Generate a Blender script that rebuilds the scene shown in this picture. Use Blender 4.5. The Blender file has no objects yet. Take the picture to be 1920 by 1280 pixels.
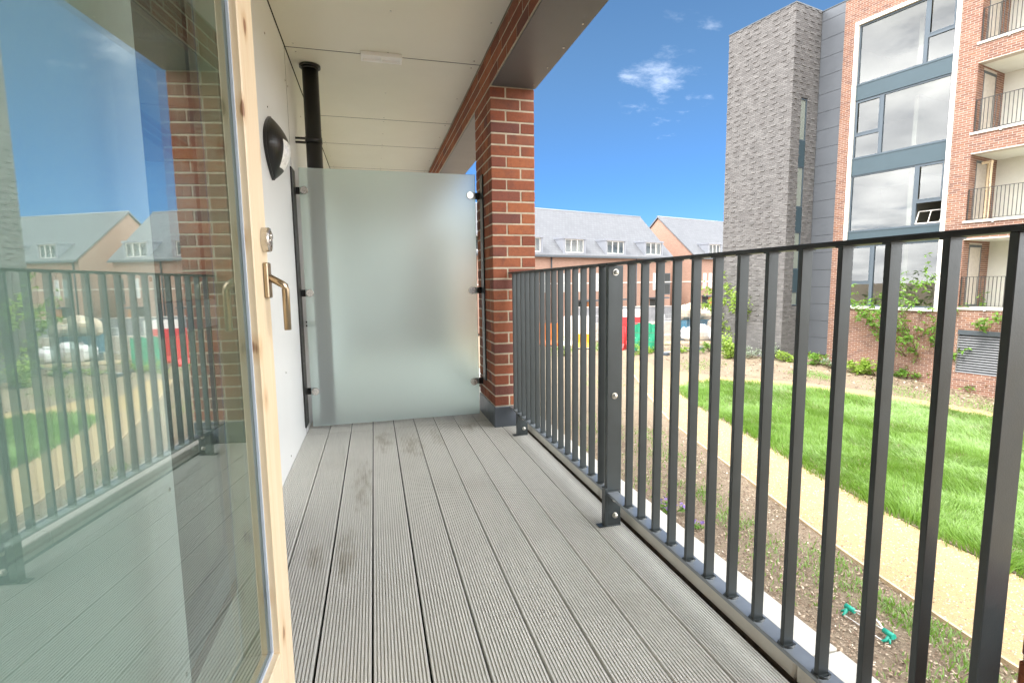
import bpy, math, random
import numpy as np
from mathutils import Vector, Matrix
rnd = random.Random(7)
npr = np.random.default_rng(11)
S = bpy.context.scene
R = math.radians

# ------------------------------------------------------------------ camera
def camera():
    yaw, pitch, roll, f = 0.2599, -0.1126, -0.0131, 966.58
    cy, sy, cp, sp = math.cos(yaw), math.sin(yaw), math.cos(pitch), math.sin(pitch)
    fw = Vector((sy*cp, cy*cp, sp)); r = Vector((cy, -sy, 0)); u = r.cross(fw)
    c, s = math.cos(roll), math.sin(roll)
    rr, uu = c*r + s*u, -s*r + c*u
    cam = bpy.data.cameras.new('camera'); o = bpy.data.objects.new('camera', cam)
    S.collection.objects.link(o)
    o.matrix_world = Matrix((( rr.x, uu.x, -fw.x, 0), (rr.y, uu.y, -fw.y, 0), (rr.z, uu.z, -fw.z, 1.03), (0, 0, 0, 1)))
    cam.sensor_fit = 'HORIZONTAL'; cam.sensor_width = 36.0; cam.lens = 36.0*f/1920.0
    cam.clip_start = 0.02; cam.clip_end = 3000
    S.camera = o
camera()

# ------------------------------------------------------------------ world, sun, exposure
SUN_HEAD, SUN_EL = R(250), R(57)          # heading clockwise from +Y
def world():
    w = bpy.data.worlds.new('World'); S.world = w; w.use_nodes = True
    nt = w.node_tree; N = nt.nodes; L = nt.links; N.clear()
    out = N.new('ShaderNodeOutputWorld'); bg = N.new('ShaderNodeBackground')
    sky = N.new('ShaderNodeTexSky'); sky.sky_type = 'NISHITA'; sky.sun_disc = False
    sky.sun_elevation = SUN_EL; sky.sun_rotation = SUN_HEAD
    sky.air_density = 1.0; sky.dust_density = 0.1; sky.ozone_density = 3.0
    tc = N.new('ShaderNodeTexCoord')
    sep = N.new('ShaderNodeSeparateXYZ'); L.new(tc.outputs['Generated'], sep.inputs[0])
    hs = N.new('ShaderNodeHueSaturation'); hs.inputs['Saturation'].default_value = 1.18; hs.inputs['Value'].default_value = 1.0
    tint = N.new('ShaderNodeMix'); tint.data_type = 'RGBA'; tint.blend_type = 'MULTIPLY'; tint.inputs[0].default_value = 1.0
    L.new(sky.outputs[0], tint.inputs[6]); 
    tz = N.new('ShaderNodeMapRange'); tz.interpolation_type = 'SMOOTHSTEP'; L.new(sep.outputs[2], tz.inputs[0]); tz.inputs[1].default_value = 0.0; tz.inputs[2].default_value = 0.42
    tcol = N.new('ShaderNodeMix'); tcol.data_type = 'RGBA'; L.new(tz.outputs[0], tcol.inputs[0]); tcol.inputs[6].default_value = (.45, .60, .93, 1); tcol.inputs[7].default_value = (.84, .83, .79, 1)
    L.new(tcol.outputs[2], tint.inputs[7])
    L.new(tint.outputs[2], hs.inputs['Color'])
    def mth(op, a, b=None, c=None):
        m = N.new('ShaderNodeMath'); m.operation = op
        for i, v in enumerate((a, b, c)):
            if v is None: continue
            if isinstance(v, (int, float)): m.inputs[i].default_value = v
            else: L.new(v, m.inputs[i])
        return m.outputs[0]
    zz = mth('ADD', mth('MAXIMUM', sep.outputs[2], 0.0), 0.22)
    cmb = N.new('ShaderNodeCombineXYZ')
    L.new(mth('DIVIDE', sep.outputs[0], zz), cmb.inputs[0]); L.new(mth('DIVIDE', sep.outputs[1], zz), cmb.inputs[1])
    cmb.inputs[2].default_value = 3.7
    n1 = N.new('ShaderNodeTexNoise'); n1.inputs['Scale'].default_value = 1.5; n1.inputs['Detail'].default_value = 9
    n1.inputs['Roughness'].default_value = 0.6; n1.inputs['Distortion'].default_value = 0.25
    L.new(cmb.outputs[0], n1.inputs['Vector'])
    # broken cloud cover; the clear gap lies to the north-east, the far side of the sky is overcast
    dv = N.new('ShaderNodeVectorMath'); dv.operation = 'DOT_PRODUCT'
    L.new(tc.outputs['Generated'], dv.inputs[0]); dv.inputs[1].default_value = (math.sin(R(30))*.94, math.cos(R(30))*.94, .34)
    mr = N.new('ShaderNodeMapRange'); mr.interpolation_type = 'SMOOTHSTEP'
    L.new(dv.outputs['Value'], mr.inputs[0]); mr.inputs[1].default_value = 0.45; mr.inputs[2].default_value = 0.93
    mr.inputs[3].default_value = 0.30; mr.inputs[4].default_value = 0.60
    d = mth('SUBTRACT', n1.outputs['Fac'], mr.outputs[0])
    m2 = N.new('ShaderNodeMapRange'); m2.interpolation_type = 'SMOOTHSTEP'; L.new(d, m2.inputs[0])
    m2.inputs[1].default_value = 0.0; m2.inputs[2].default_value = 0.16; m2.inputs[3].default_value = 0.0; m2.inputs[4].default_value = 0.93
    n2 = N.new('ShaderNodeTexNoise'); n2.inputs['Scale'].default_value = 2.3; n2.inputs['Detail'].default_value = 5
    L.new(cmb.outputs[0], n2.inputs['Vector'])
    cr = N.new('ShaderNodeValToRGB'); cr.color_ramp.elements[0].position = .35; cr.color_ramp.elements[1].position = .65
    cr.color_ramp.elements[0].color = (17, 17.2, 18, 1); cr.color_ramp.elements[1].color = (36, 35.6, 35, 1)
    L.new(n2.outputs['Fac'], cr.inputs[0])
    # a few thin fair-weather wisps in the clear part
    wd = N.new('ShaderNodeVectorMath'); wd.operation = 'DOT_PRODUCT'; L.new(tc.outputs['Generated'], wd.inputs[0])
    wdir = Vector((0.4944, 0.7983, 0.3440)).normalized(); wd.inputs[1].default_value = tuple(wdir)
    wm = N.new('ShaderNodeMapRange'); wm.interpolation_type = 'SMOOTHSTEP'; L.new(wd.outputs['Value'], wm.inputs[0])
    wm.inputs[1].default_value = math.cos(R(6.8)); wm.inputs[2].default_value = math.cos(R(2.0)); wm.inputs[3].default_value = 0.0; wm.inputs[4].default_value = 0.22
    n3 = N.new('ShaderNodeTexNoise'); n3.inputs['Scale'].default_value = 8.5; n3.inputs['Detail'].default_value = 8; n3.inputs['Roughness'].default_value = .62
    mp = N.new('ShaderNodeVectorMath'); mp.operation = 'MULTIPLY'; L.new(cmb.outputs[0], mp.inputs[0]); mp.inputs[1].default_value = (.75, 1.0, 1.0); L.new(mp.outputs[0], n3.inputs['Vector'])
    w3 = N.new('ShaderNodeMapRange'); w3.interpolation_type = 'SMOOTHSTEP'; L.new(mth('ADD', n3.outputs['Fac'], wm.outputs[0]), w3.inputs[0])
    w3.inputs[1].default_value = .68; w3.inputs[2].default_value = 1.0; w3.inputs[3].default_value = 0; w3.inputs[4].default_value = .15
    cover = mth('MAXIMUM', m2.outputs[0], mth('MULTIPLY', w3.outputs[0], mth('GREATER_THAN', wm.outputs[0], 0.0)))
    mix = N.new('ShaderNodeMix'); mix.data_type = 'RGBA'
    L.new(cover, mix.inputs[0]); L.new(hs.outputs[0], mix.inputs[6]); L.new(cr.outputs[0], mix.inputs[7])
    L.new(mix.outputs[2], bg.inputs['Color']); bg.inputs['Strength'].default_value = 0.05
    L.new(bg.outputs[0], out.inputs['Surface'])
world()
def sun():
    l = bpy.data.lights.new('sun', 'SUN'); l.energy = 1.4; l.angle = R(14); l.color = (1.0, 0.95, 0.88)
    o = bpy.data.objects.new('sun', l); S.collection.objects.link(o)
    v = Vector((math.sin(SUN_HEAD)*math.cos(SUN_EL), math.cos(SUN_HEAD)*math.cos(SUN_EL), math.sin(SUN_EL)))
    o.rotation_euler = v.to_track_quat('Z', 'Y').to_euler(); o.location = v*60
sun()
S.view_settings.view_transform = 'Standard'; S.view_settings.look = 'None'
S.view_settings.gamma = 1.0; S.view_settings.use_curve_mapping = False
S.view_settings.exposure = 2.1
S.cycles.max_bounces = 10; S.cycles.transparent_max_bounces = 16; S.cycles.diffuse_bounces = 6
S.cycles.caustics_refractive = False; S.cycles.caustics_reflective = False

# ------------------------------------------------------------------ materials
M = {}
class NT:
    def __init__(s, name):
        m = bpy.data.materials.new(name); m.use_nodes = True; s.m = m; s.t = m.node_tree; s.t.nodes.clear(); M[name] = m
        s.out = s.n('ShaderNodeOutputMaterial')
    def n(s, ty, **kw):
        x = s.t.nodes.new(ty)
        for k, v in kw.items(): setattr(x, k, v)
        return x
    def put(s, v, inp):
        if isinstance(v, bpy.types.NodeSocket): s.t.links.new(v, inp)
        elif v is not None:
            if isinstance(v, tuple) and inp.type == 'RGBA' and len(v) == 3: v = (*v, 1)
            inp.default_value = v
    def math(s, op, a, b=0.0, c=0.0):
        x = s.n('ShaderNodeMath', operation=op); s.put(a, x.inputs[0]); s.put(b, x.inputs[1]); s.put(c, x.inputs[2]); return x.outputs[0]
    def vec(s, op, a, b=(0, 0, 0)):
        x = s.n('ShaderNodeVectorMath', operation=op); s.put(a, x.inputs[0]); s.put(b, x.inputs[1]); return x.outputs[1 if op in ('DOT_PRODUCT', 'LENGTH') else 0]
    def noise(s, scale, detail=4, rough=.55, vec=None, dist=0):
        x = s.n('ShaderNodeTexNoise'); x.inputs['Scale'].default_value = scale; x.inputs['Detail'].default_value = detail
        x.inputs['Roughness'].default_value = rough; x.inputs['Distortion'].default_value = dist
        s.t.links.new(vec if vec is not None else s.pos(), x.inputs['Vector']); return x.outputs['Fac']
    def pos(s):
        if not hasattr(s, '_p'): s._p = s.n('ShaderNodeNewGeometry')
        return s._p.outputs['Position']
    def obj(s):
        if not hasattr(s, '_o'): s._o = s.n('ShaderNodeTexCoord')
        return s._o.outputs['Object']
    def ramp(s, fac, *stops):
        x = s.n('ShaderNodeValToRGB'); e = x.color_ramp.elements
        while len(e) < len(stops): e.new(.5)
        for el, (p, c) in zip(e, stops): el.position = p; el.color = (*c, 1) if len(c) == 3 else c
        s.put(fac, x.inputs[0]); return x.outputs[0]
    def rng(s, v, a, b, c=0.0, d=1.0, smooth=False):
        x = s.n('ShaderNodeMapRange'); s.put(v, x.inputs[0])
        if smooth: x.interpolation_type = 'SMOOTHSTEP'
        for i, q in enumerate((a, b, c, d)): s.put(q, x.inputs[i+1])
        return x.outputs[0]
    def mix(s, fac, a, b, blend='MIX'):
        x = s.n('ShaderNodeMix', data_type='RGBA', blend_type=blend); s.put(fac, x.inputs[0]); s.put(a, x.inputs[6]); s.put(b, x.inputs[7]); return x.outputs[2]
    def scale(s, v, xyz):
        return s.vec('MULTIPLY', v, xyz)
    def bump(s, h, strength=.3, dist=.01):
        x = s.n('ShaderNodeBump'); x.inputs['Strength'].default_value = strength; x.inputs['Distance'].default_value = dist
        s.put(h, x.inputs['Height']); return x.outputs[0]
    def attr(s, name):
        return s.n('ShaderNodeAttribute', attribute_name=name).outputs['Fac']
    def bsdf(s, col, rough=.6, metal=0.0, normal=None, spec=.5, **kw):
        b = s.n('ShaderNodeBsdfPrincipled'); s.put(col, b.inputs['Base Color']); s.put(rough, b.inputs['Roughness']); s.put(metal, b.inputs['Metallic'])
        b.inputs['Specular IOR Level'].default_value = spec
        if normal is not None: s.put(normal, b.inputs['Normal'])
        for k, v in kw.items(): s.put(v, b.inputs[k])
        return b.outputs[0]
    def done(s, sh): s.t.links.new(sh, s.out.inputs['Surface']); return s.m

def simple(name, col, rough=.6, metal=0., var=.12, nscale=6., bump=0., bscale=80., spec=.5, rvar=0.15):
    t = NT(name); f = t.noise(nscale, 5)
    c = t.ramp(f, (.3, tuple(x*(1-var) for x in col)), (.7, tuple(min(1, x*(1+var)) for x in col)))
    nrm = t.bump(t.noise(bscale, 4), bump, .004) if bump else None
    return t.done(t.bsdf(c, t.rng(t.noise(nscale*2.7, 3), .3, .7, rough*(1-rvar), min(1, rough*(1+rvar))), metal, nrm, spec))

def brick_mat(name, cols, soot=0.25, bs=1.0):
    t = NT(name)
    r = t.attr('rnd')
    n = len(cols)
    base = t.ramp(r, *[(i/(n-1), c) for i, c in enumerate(cols)])
    f = t.noise(28, 6, .65); g = t.noise(160, 3)
    base = t.mix(t.rng(t.noise(11, 4, .6), .52, .72, 0, .5*bs), base, (.10, .05, .048))
    base = t.mix(t.rng(f, .45, .75, 0, soot), base, (.045, .03, .03))
    base = t.mix(t.rng(g, .5, .8, 0, .22), base, tuple(min(1, x*1.6+.05) for x in cols[0]))
    sp = t.pos(); cre = t.noise(1.0, 5, .7, t.scale(sp, (14, 14, 120)), .8)
    base = t.mix(t.rng(cre, .60, .72, 0, .55), base, (.06, .03, .025))
    h = t.math('ADD', t.noise(60, 6, .7), t.math('MULTIPLY', g, .5)); h = t.math('SUBTRACT', h, t.rng(cre, .58, .7, 0, .8))
    t.done(t.bsdf(base, .85, 0, t.bump(h, .55*bs, .006), .3))
brick_mat('red_brick', [(.20, .062, .036), (.29, .095, .048), (.33, .115, .055), (.22, .075, .05), (.145, .06, .05), (.36, .125, .055), (.26, .08, .045)])
brick_mat('orange_brick', [(.185, .092, .063), (.235, .122, .084), (.255, .145, .104), (.22, .105, .070), (.155, .082, .063), (.27, .13, .075)], .12, .35)
brick_mat('grey_brick', [(.105, .103, .102), (.132, .129, .128), (.163, .160, .158), (.116, .112, .111), (.14, .137, .136), (.18, .177, .175)], .14, .2)
simple('mortar', (.47, .41, .31), .95, var=.15, nscale=40, bump=.5, bscale=220)
simple('pale_mortar', (.46, .41, .36), .95, var=.1, nscale=9)
simple('grey_mortar', (.105, .104, .104), .95, var=.1, nscale=9)

def deck_mat():
    t = NT('grey_composite')
    oi = t.n('ShaderNodeObjectInfo').outputs['Random']
    p = t.pos()
    str_ = t.noise(1.0, 6, .6, t.scale(p, (90, 5, 90)))
    sp = t.noise(240, 3, .6)
    base = t.ramp(str_, (.3, (.62, .62, .58)), (.7, (.71, .705, .66)))
    base = t.mix(t.rng(sp, .55, .75, 0, .35), base, (.70, .69, .65))
    base = t.mix(t.rng(oi, 0, 1, 0, .18), base, (.42, .41, .38))
    # damp, dirty foot marks, each with its own outline
    sep = t.n('ShaderNodeSeparateXYZ'); t.put(p, sep.inputs[0])
    dirt = None
    for (cx, cy, rx, ry) in ((.02, 3.45, .09, .38), (.20, 3.30, .11, .40), (-.10, 2.72, .07, .50), (-.14, 2.0, .07, .30), (-.26, 1.98, .06, .16), (.38, 3.45, .07, .28), (.62, 3.62, .12, .16)):
        a = t.math('DIVIDE', t.math('SUBTRACT', sep.outputs[0], cx), rx); b = t.math('DIVIDE', t.math('SUBTRACT', sep.outputs[1], cy), ry)
        e = t.math('ADD', t.math('MULTIPLY', a, a), t.math('MULTIPLY', b, b))
        v = t.math('MAXIMUM', t.math('SUBTRACT', 1.0, e), 0.0)
        dirt = v if dirt is None else t.math('MAXIMUM', dirt, v)
    nn = t.math('ADD', t.math('MULTIPLY', t.noise(1.0, 6, .75, t.scale(p, (24, 7, 1))), .6), t.math('MULTIPLY', t.noise(1.0, 3, .6, t.scale(p, (103, 6, 1))), .4))
    d = t.rng(t.math('ADD', dirt, t.math('MULTIPLY', t.math('SUBTRACT', nn, .5), 4.2)), .40, 1.5, 0, .62, True)
    base = t.mix(d, base, (.27, .235, .165))
    faint = t.rng(t.noise(2.2, 5), .5, .75, 0, .16); base = t.mix(faint, base, (.27, .25, .2))
    rough = t.rng(d, 0, .6, .62, .5)
    t.done(t.bsdf(base, rough, 0, t.bump(t.noise(1.0, 4, .6, t.scale(p, (300, 14, 300))), .35, .002), .4))
deck_mat()
simple('cream_panel', (.76, .745, .64), .42, var=.02, nscale=2, spec=.4, bump=.02, bscale=30)
simple('white_wall_panel', (.80, .82, .82), .36, var=.02, nscale=2, spec=.45)
simple('soffit_metal', (.095, .105, .118), .38, .1, var=.03, nscale=2, rvar=.04)
simple('joint_dark', (.025, .025, .024), .9)
simple('anthracite', (.046, .057, .060), .36, .25, var=.08, nscale=12, bump=.06, bscale=260, spec=.6)
simple('rail_top_paint', (.03, .033, .034), .38, .2, var=.1, nscale=20, spec=.5)
simple('bottom_rail_sky_sheen', (.27, .30, .33), .36, .5, var=.15, nscale=9, spec=.6)  # railing grey lightened and blued, the sky's reflection put into the colour
simple('blue_grey_flashing', (.10, .115, .135), .34, .35, var=.12, nscale=5, bump=.1, bscale=8)
simple('black_plastic', (.012, .012, .012), .35, var=.1)
simple('black_pipe', (.010, .010, .010), .33, var=.1, nscale=14)
simple('steel', (.62, .60, .56), .25, 1.0, var=.1, nscale=40)
simple('bronze_steel', (.47, .38, .27), .33, 1.0, var=.08, nscale=30)
simple('zinc_bolt', (.72, .70, .64), .3, 1.0, var=.12, nscale=60)
simple('white_plastic', (.90, .90, .88), .35, var=.02)
simple('opal', (.82, .82, .80), .28, var=.02)
simple('concrete_coping', (.66, .64, .58), .85, var=.09, nscale=7, bump=.25, bscale=120)
simple('dirty_concrete', (.42, .36, .27), .9, var=.3, nscale=12, bump=.3)
simple('gutter_dirt', (.06, .045, .03), .95, var=.6, nscale=30, bump=.6)
simple('rubber_gasket', (.55, .62, .72), .45, var=.05)
simple('frame_blue_grey', (.068, .092, .115), .4, .1, var=.04, nscale=3)
simple('spandrel_blue_grey', (.038, .066, .082), .36, .15, var=.04, nscale=1.5)
simple('cladding_grey', (.105, .116, .132), .42, .2, var=.05, nscale=1.2)
simple('white_surround', (.70, .675, .62), .6, var=.04)
simple('room_wall', (.33, .32, .28), .9, var=.04)
simple('room_floor', (.22, .17, .115), .7, var=.1)
simple('dark_interior', (.035, .04, .04), .8, var=.1)
simple('recess_panel', (.70, .70, .64), .6, var=.03)
simple('slat_grey', (.17, .178, .19), .55)
simple('lead_grey', (.235, .25, .285), .5, .1, var=.06, nscale=2)
simple('dark_grey_paint', (.06, .075, .09), .45, var=.1)
simple('house_frame', (.70, .69, .66), .5, var=.03)
simple('orange_door', (.50, .17, .03), .45, var=.06)
simple('timber_edging', (.52, .42, .28), .85, var=.2, nscale=15)
simple('green_net', (.02, .27, .15), .8, var=.15, nscale=8)
simple('orange_plastic', (.78, .20, .015), .45, var=.08)
simple('amber_plastic', (.80, .36, .01), .45, var=.08)
simple('red_plastic', (.60, .035, .04), .45, var=.08)
simple('barrier_white', (.80, .80, .78), .5, var=.05)
simple('blue_tub', (.02, .12, .20), .45, var=.1)
simple('bag_white', (.80, .80, .82), .7, var=.06, nscale=6, bump=.7, bscale=7)
simple('bag_tan', (.55, .47, .36), .8, var=.2, nscale=5, bump=.8, bscale=6)
simple('galvanised', (.62, .64, .64), .4, .8, var=.1)
simple('fence_grey', (.24, .25, .27), .8, var=.2, nscale=4)
simple('teal_plastic', (.012, .36, .26), .4, var=.1)
simple('white_tube', (.78, .80, .80), .3, var=.05)
simple('bark', (.12, .085, .05), .9, var=.3, nscale=30, bump=.5)
simple('stone_pale', (.58, .52, .46), .9, var=.15, nscale=3)

def wood_mat():
    t = NT('pine'); o = t.obj(); p = t.scale(o, (1, 1, 1))
    g = t.noise(1.0, 5, .6, t.scale(o, (38, 38, 1.6)), 1.0)
    g2 = t.noise(1.0, 4, .5, t.scale(o, (160, 160, 3)))
    base = t.ramp(g, (.25, (.86, .73, .54)), (.55, (.82, .66, .45)), (.8, (.72, .50, .28)))
    base = t.mix(t.rng(g2, .5, .8, 0, .25), base, (.74, .56, .35))
    v = t.n('ShaderNodeTexVoronoi'); v.inputs['Scale'].default_value = 1.0; v.inputs['Randomness'].default_value = .95
    wob = t.vec('ADD', t.scale(o, (15, 15, 8)), t.scale(t.n('ShaderNodeTexNoise').outputs['Color'], (0.3, .3, .3)))
    t.put(wob, v.inputs['Vector'])
    k = t.rng(v.outputs['Distance'], .10, .17, 1, 0, True)
    ring = t.rng(v.outputs['Distance'], .14, .34, .45, 0, True)
    base = t.mix(ring, base, (.55, .32, .13)); base = t.mix(t.math('MULTIPLY', k, .85), base, (.22, .085, .03))
    t.done(t.bsdf(base, .42, 0, t.bump(g2, .12, .001), .45))
wood_mat()

def glass_mat(name, r0, tint, grime=0.0):
    t = NT(name)
    g = t.n('ShaderNodeNewGeometry')
    c = t.math('ABSOLUTE', t.vec('DOT_PRODUCT', g.outputs['Normal'], g.outputs['Incoming']))
    f = t.math('ADD', r0, t.math('MULTIPLY', 1-r0, t.math('POWER', t.math('SUBTRACT', 1.0, c), 5.0)))
    tr = t.n('ShaderNodeBsdfTransparent'); tr.inputs[0].default_value = (*tint, 1)
    gl = t.n('ShaderNodeBsdfGlossy'); gl.inputs['Roughness'].default_value = 0.0; gl.inputs['Color'].default_value = (.98, 1, .99, 1)
    mx = t.n('ShaderNodeMixShader'); t.put(f, mx.inputs[0]); t.t.links.new(tr.outputs[0], mx.inputs[1]); t.t.links.new(gl.outputs[0], mx.inputs[2])
    sh = mx.outputs[0]
    if grime:
        df = t.n('ShaderNodeBsdfDiffuse'); df.inputs[0].default_value = (.75, .8, .78, 1)
        m2 = t.n('ShaderNodeMixShader'); t.put(t.rng(t.noise(3, 6, .65), .4, .75, 0, grime), m2.inputs[0])
        t.t.links.new(sh, m2.inputs[1]); t.t.links.new(df.outputs[0], m2.inputs[2]); sh = m2.outputs[0]
    t.done(sh)
glass_mat('door_glass', .23, (.75, .85, .82), .03)
glass_mat('window_glass', .14, (.86, .92, .90))
glass_mat('house_glass', .07, (.80, .86, .84))

def frosted():
    t = NT('frosted_glass')
    rf = t.n('ShaderNodeBsdfRefraction'); rf.inputs['IOR'].default_value = 1.12; rf.inputs['Roughness'].default_value = .68; rf.inputs['Color'].default_value = (.74, .93, .90, 1)
    tl = t.n('ShaderNodeBsdfTranslucent'); tl.inputs[0].default_value = (.84, .93, .91, 1)
    df = t.n('ShaderNodeBsdfDiffuse'); df.inputs[0].default_value = (.76, .84, .81, 1)
    gl = t.n('ShaderNodeBsdfGlossy'); gl.inputs['Roughness'].default_value = .28
    m1 = t.n('ShaderNodeMixShader'); m1.inputs[0].default_value = .36
    m2 = t.n('ShaderNodeMixShader'); m2.inputs[0].default_value = .20
    m3 = t.n('ShaderNodeMixShader'); m3.inputs[0].default_value = .07
    k = t.t.links.new
    k(rf.outputs[0], m1.inputs[1]); k(tl.outputs[0], m1.inputs[2]); k(m1.outputs[0], m2.inputs[1]); k(df.outputs[0], m2.inputs[2])
    k(m2.outputs[0], m3.inputs[1]); k(gl.outputs[0], m3.inputs[2]); t.done(m3.outputs[0])
frosted()
simple('glass_edge', (.55, .68, .66), .3, var=.05)

def soil():
    t = NT('soil'); p = t.pos()
    a = t.noise(.55, 6, .6); b = t.noise(7, 7, .7); c = t.noise(45, 5, .75)
    base = t.ramp(c, (.3, (.13, .098, .07)), (.5, (.235, .185, .135)), (.72, (.40, .33, .25)))
    base = t.mix(t.rng(b, .42, .68, 0, .6), base, (.32, .26, .185))
    base = t.mix(t.rng(a, .45, .65, 0, .4), base, (.38, .315, .225))
    base = t.mix(t.rng(t.math('MULTIPLY', t.noise(1.4, 5, .65), t.noise(16, 4, .7)), .30, .40, 0, .45), base, (.16, .20, .055))
    h = t.math('ADD', b, t.math('MULTIPLY', c, .6))
    t.done(t.bsdf(base, .95, 0, t.bump(h, .9, .05), .2))
soil()
def path_mat():
    t = NT('path_gravel')
    a = t.noise(.8, 5); b = t.noise(120, 4, .7); c = t.noise(9, 5, .6)
    base = t.ramp(a, (.3, (.34, .25, .128)), (.7, (.405, .305, .165)))
    base = t.mix(t.rng(b, .5, .7, 0, .5), base, (.48, .385, .23)); base = t.mix(t.rng(c, .5, .75, 0, .45), base, (.31, .22, .12)); base = t.mix(t.rng(t.noise(38, 5, .7), .5, .68, 0, .4), base, (.30, .215, .12))
    t.done(t.bsdf(base, .95, 0, t.bump(b, .5, .01), .2))
path_mat()
def leafm(name, cols, trans=.35):
    t = NT(name); r = t.attr('rnd'); n = len(cols)
    base = t.ramp(r, *[(i/(n-1), c) for i, c in enumerate(cols)])
    b = t.bsdf(base, .5, 0, None, .4)
    tl = t.n('ShaderNodeBsdfTranslucent'); t.put(t.mix(.5, base, (.25, .45, .03)), tl.inputs[0])
    mx = t.n('ShaderNodeMixShader'); mx.inputs[0].default_value = trans
    t.t.links.new(b, mx.inputs[1]); t.t.links.new(tl.outputs[0], mx.inputs[2]); t.done(mx.outputs[0])
leafm('grass_blade', [(.075, .16, .018), (.13, .26, .03), (.20, .35, .07), (.28, .43, .16), (.42, .54, .31)])
leafm('leaf_green', [(.06, .15, .02), (.12, .26, .035), (.18, .34, .06), (.24, .40, .08)])
leafm('leaf_lime', [(.16, .27, .03), (.27, .40, .06), (.36, .48, .11)])
leafm('leaf_silver', [(.20, .26, .20), (.30, .35, .28), (.40, .42, .40)])
leafm('leaf_russet', [(.22, .10, .035), (.30, .17, .05), (.22, .24, .05)])
leafm('petal_purple', [(.22, .12, .45), (.30, .18, .60), (.20, .12, .5)])
leafm('chip', [(.11, .07, .045), (.19, .125, .08), (.31, .23, .155), (.46, .37, .27), (.60, .52, .42)], 0.0)

def house_brick():
    t = NT('house_brick'); o = t.obj(); sp = t.n('ShaderNodeSeparateXYZ'); t.put(o, sp.inputs[0])
    cb = t.n('ShaderNodeCombineXYZ'); t.put(t.math('ADD', sp.outputs[0], sp.outputs[1]), cb.inputs[0]); t.put(sp.outputs[2], cb.inputs[1])
    b = t.n('ShaderNodeTexBrick'); t.put(cb.outputs[0], b.inputs['Vector'])
    b.inputs['Scale'].default_value = 1; b.inputs['Brick Width'].default_value = .225; b.inputs['Row Height'].default_value = .075; b.inputs['Mortar Size'].default_value = .009
    b.inputs['Color1'].default_value = (.33, .188, .14, 1); b.inputs['Color2'].default_value = (.265, .142, .105, 1); b.inputs['Mortar'].default_value = (.43, .345, .285, 1)
    c = t.mix(t.rng(t.noise(.8, 5), .4, .7, 0, .3), b.outputs['Color'], (.345, .215, .165))
    t.done(t.bsdf(c, .9, 0, None, .2))
house_brick()
def roof_tile():
    t = NT('roof_tile'); o = t.obj(); sp = t.n('ShaderNodeSeparateXYZ'); t.put(o, sp.inputs[0])
    cb = t.n('ShaderNodeCombineXYZ'); t.put(sp.outputs[0], cb.inputs[0]); t.put(t.math('MULTIPLY', sp.outputs[2], 1.4), cb.inputs[1])
    b = t.n('ShaderNodeTexBrick'); t.put(cb.outputs[0], b.inputs['Vector']); b.inputs['Scale'].default_value = 1
    b.inputs['Brick Width'].default_value = .33; b.inputs['Row Height'].default_value = .28; b.inputs['Mortar Size'].default_value = .018
    b.inputs['Color1'].default_value = (.14, .147, .158, 1); b.inputs['Color2'].default_value = (.115, .121, .132, 1); b.inputs['Mortar'].default_value = (.09, .094, .102, 1)
    c = t.mix(t.rng(t.noise(.5, 4), .4, .7, 0, .3), b.outputs['Color'], (.15, .156, .167))
    t.done(t.bsdf(c, .5, 0, t.bump(b.outputs['Fac'], -.4, .02), .5))
roof_tile()

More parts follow.
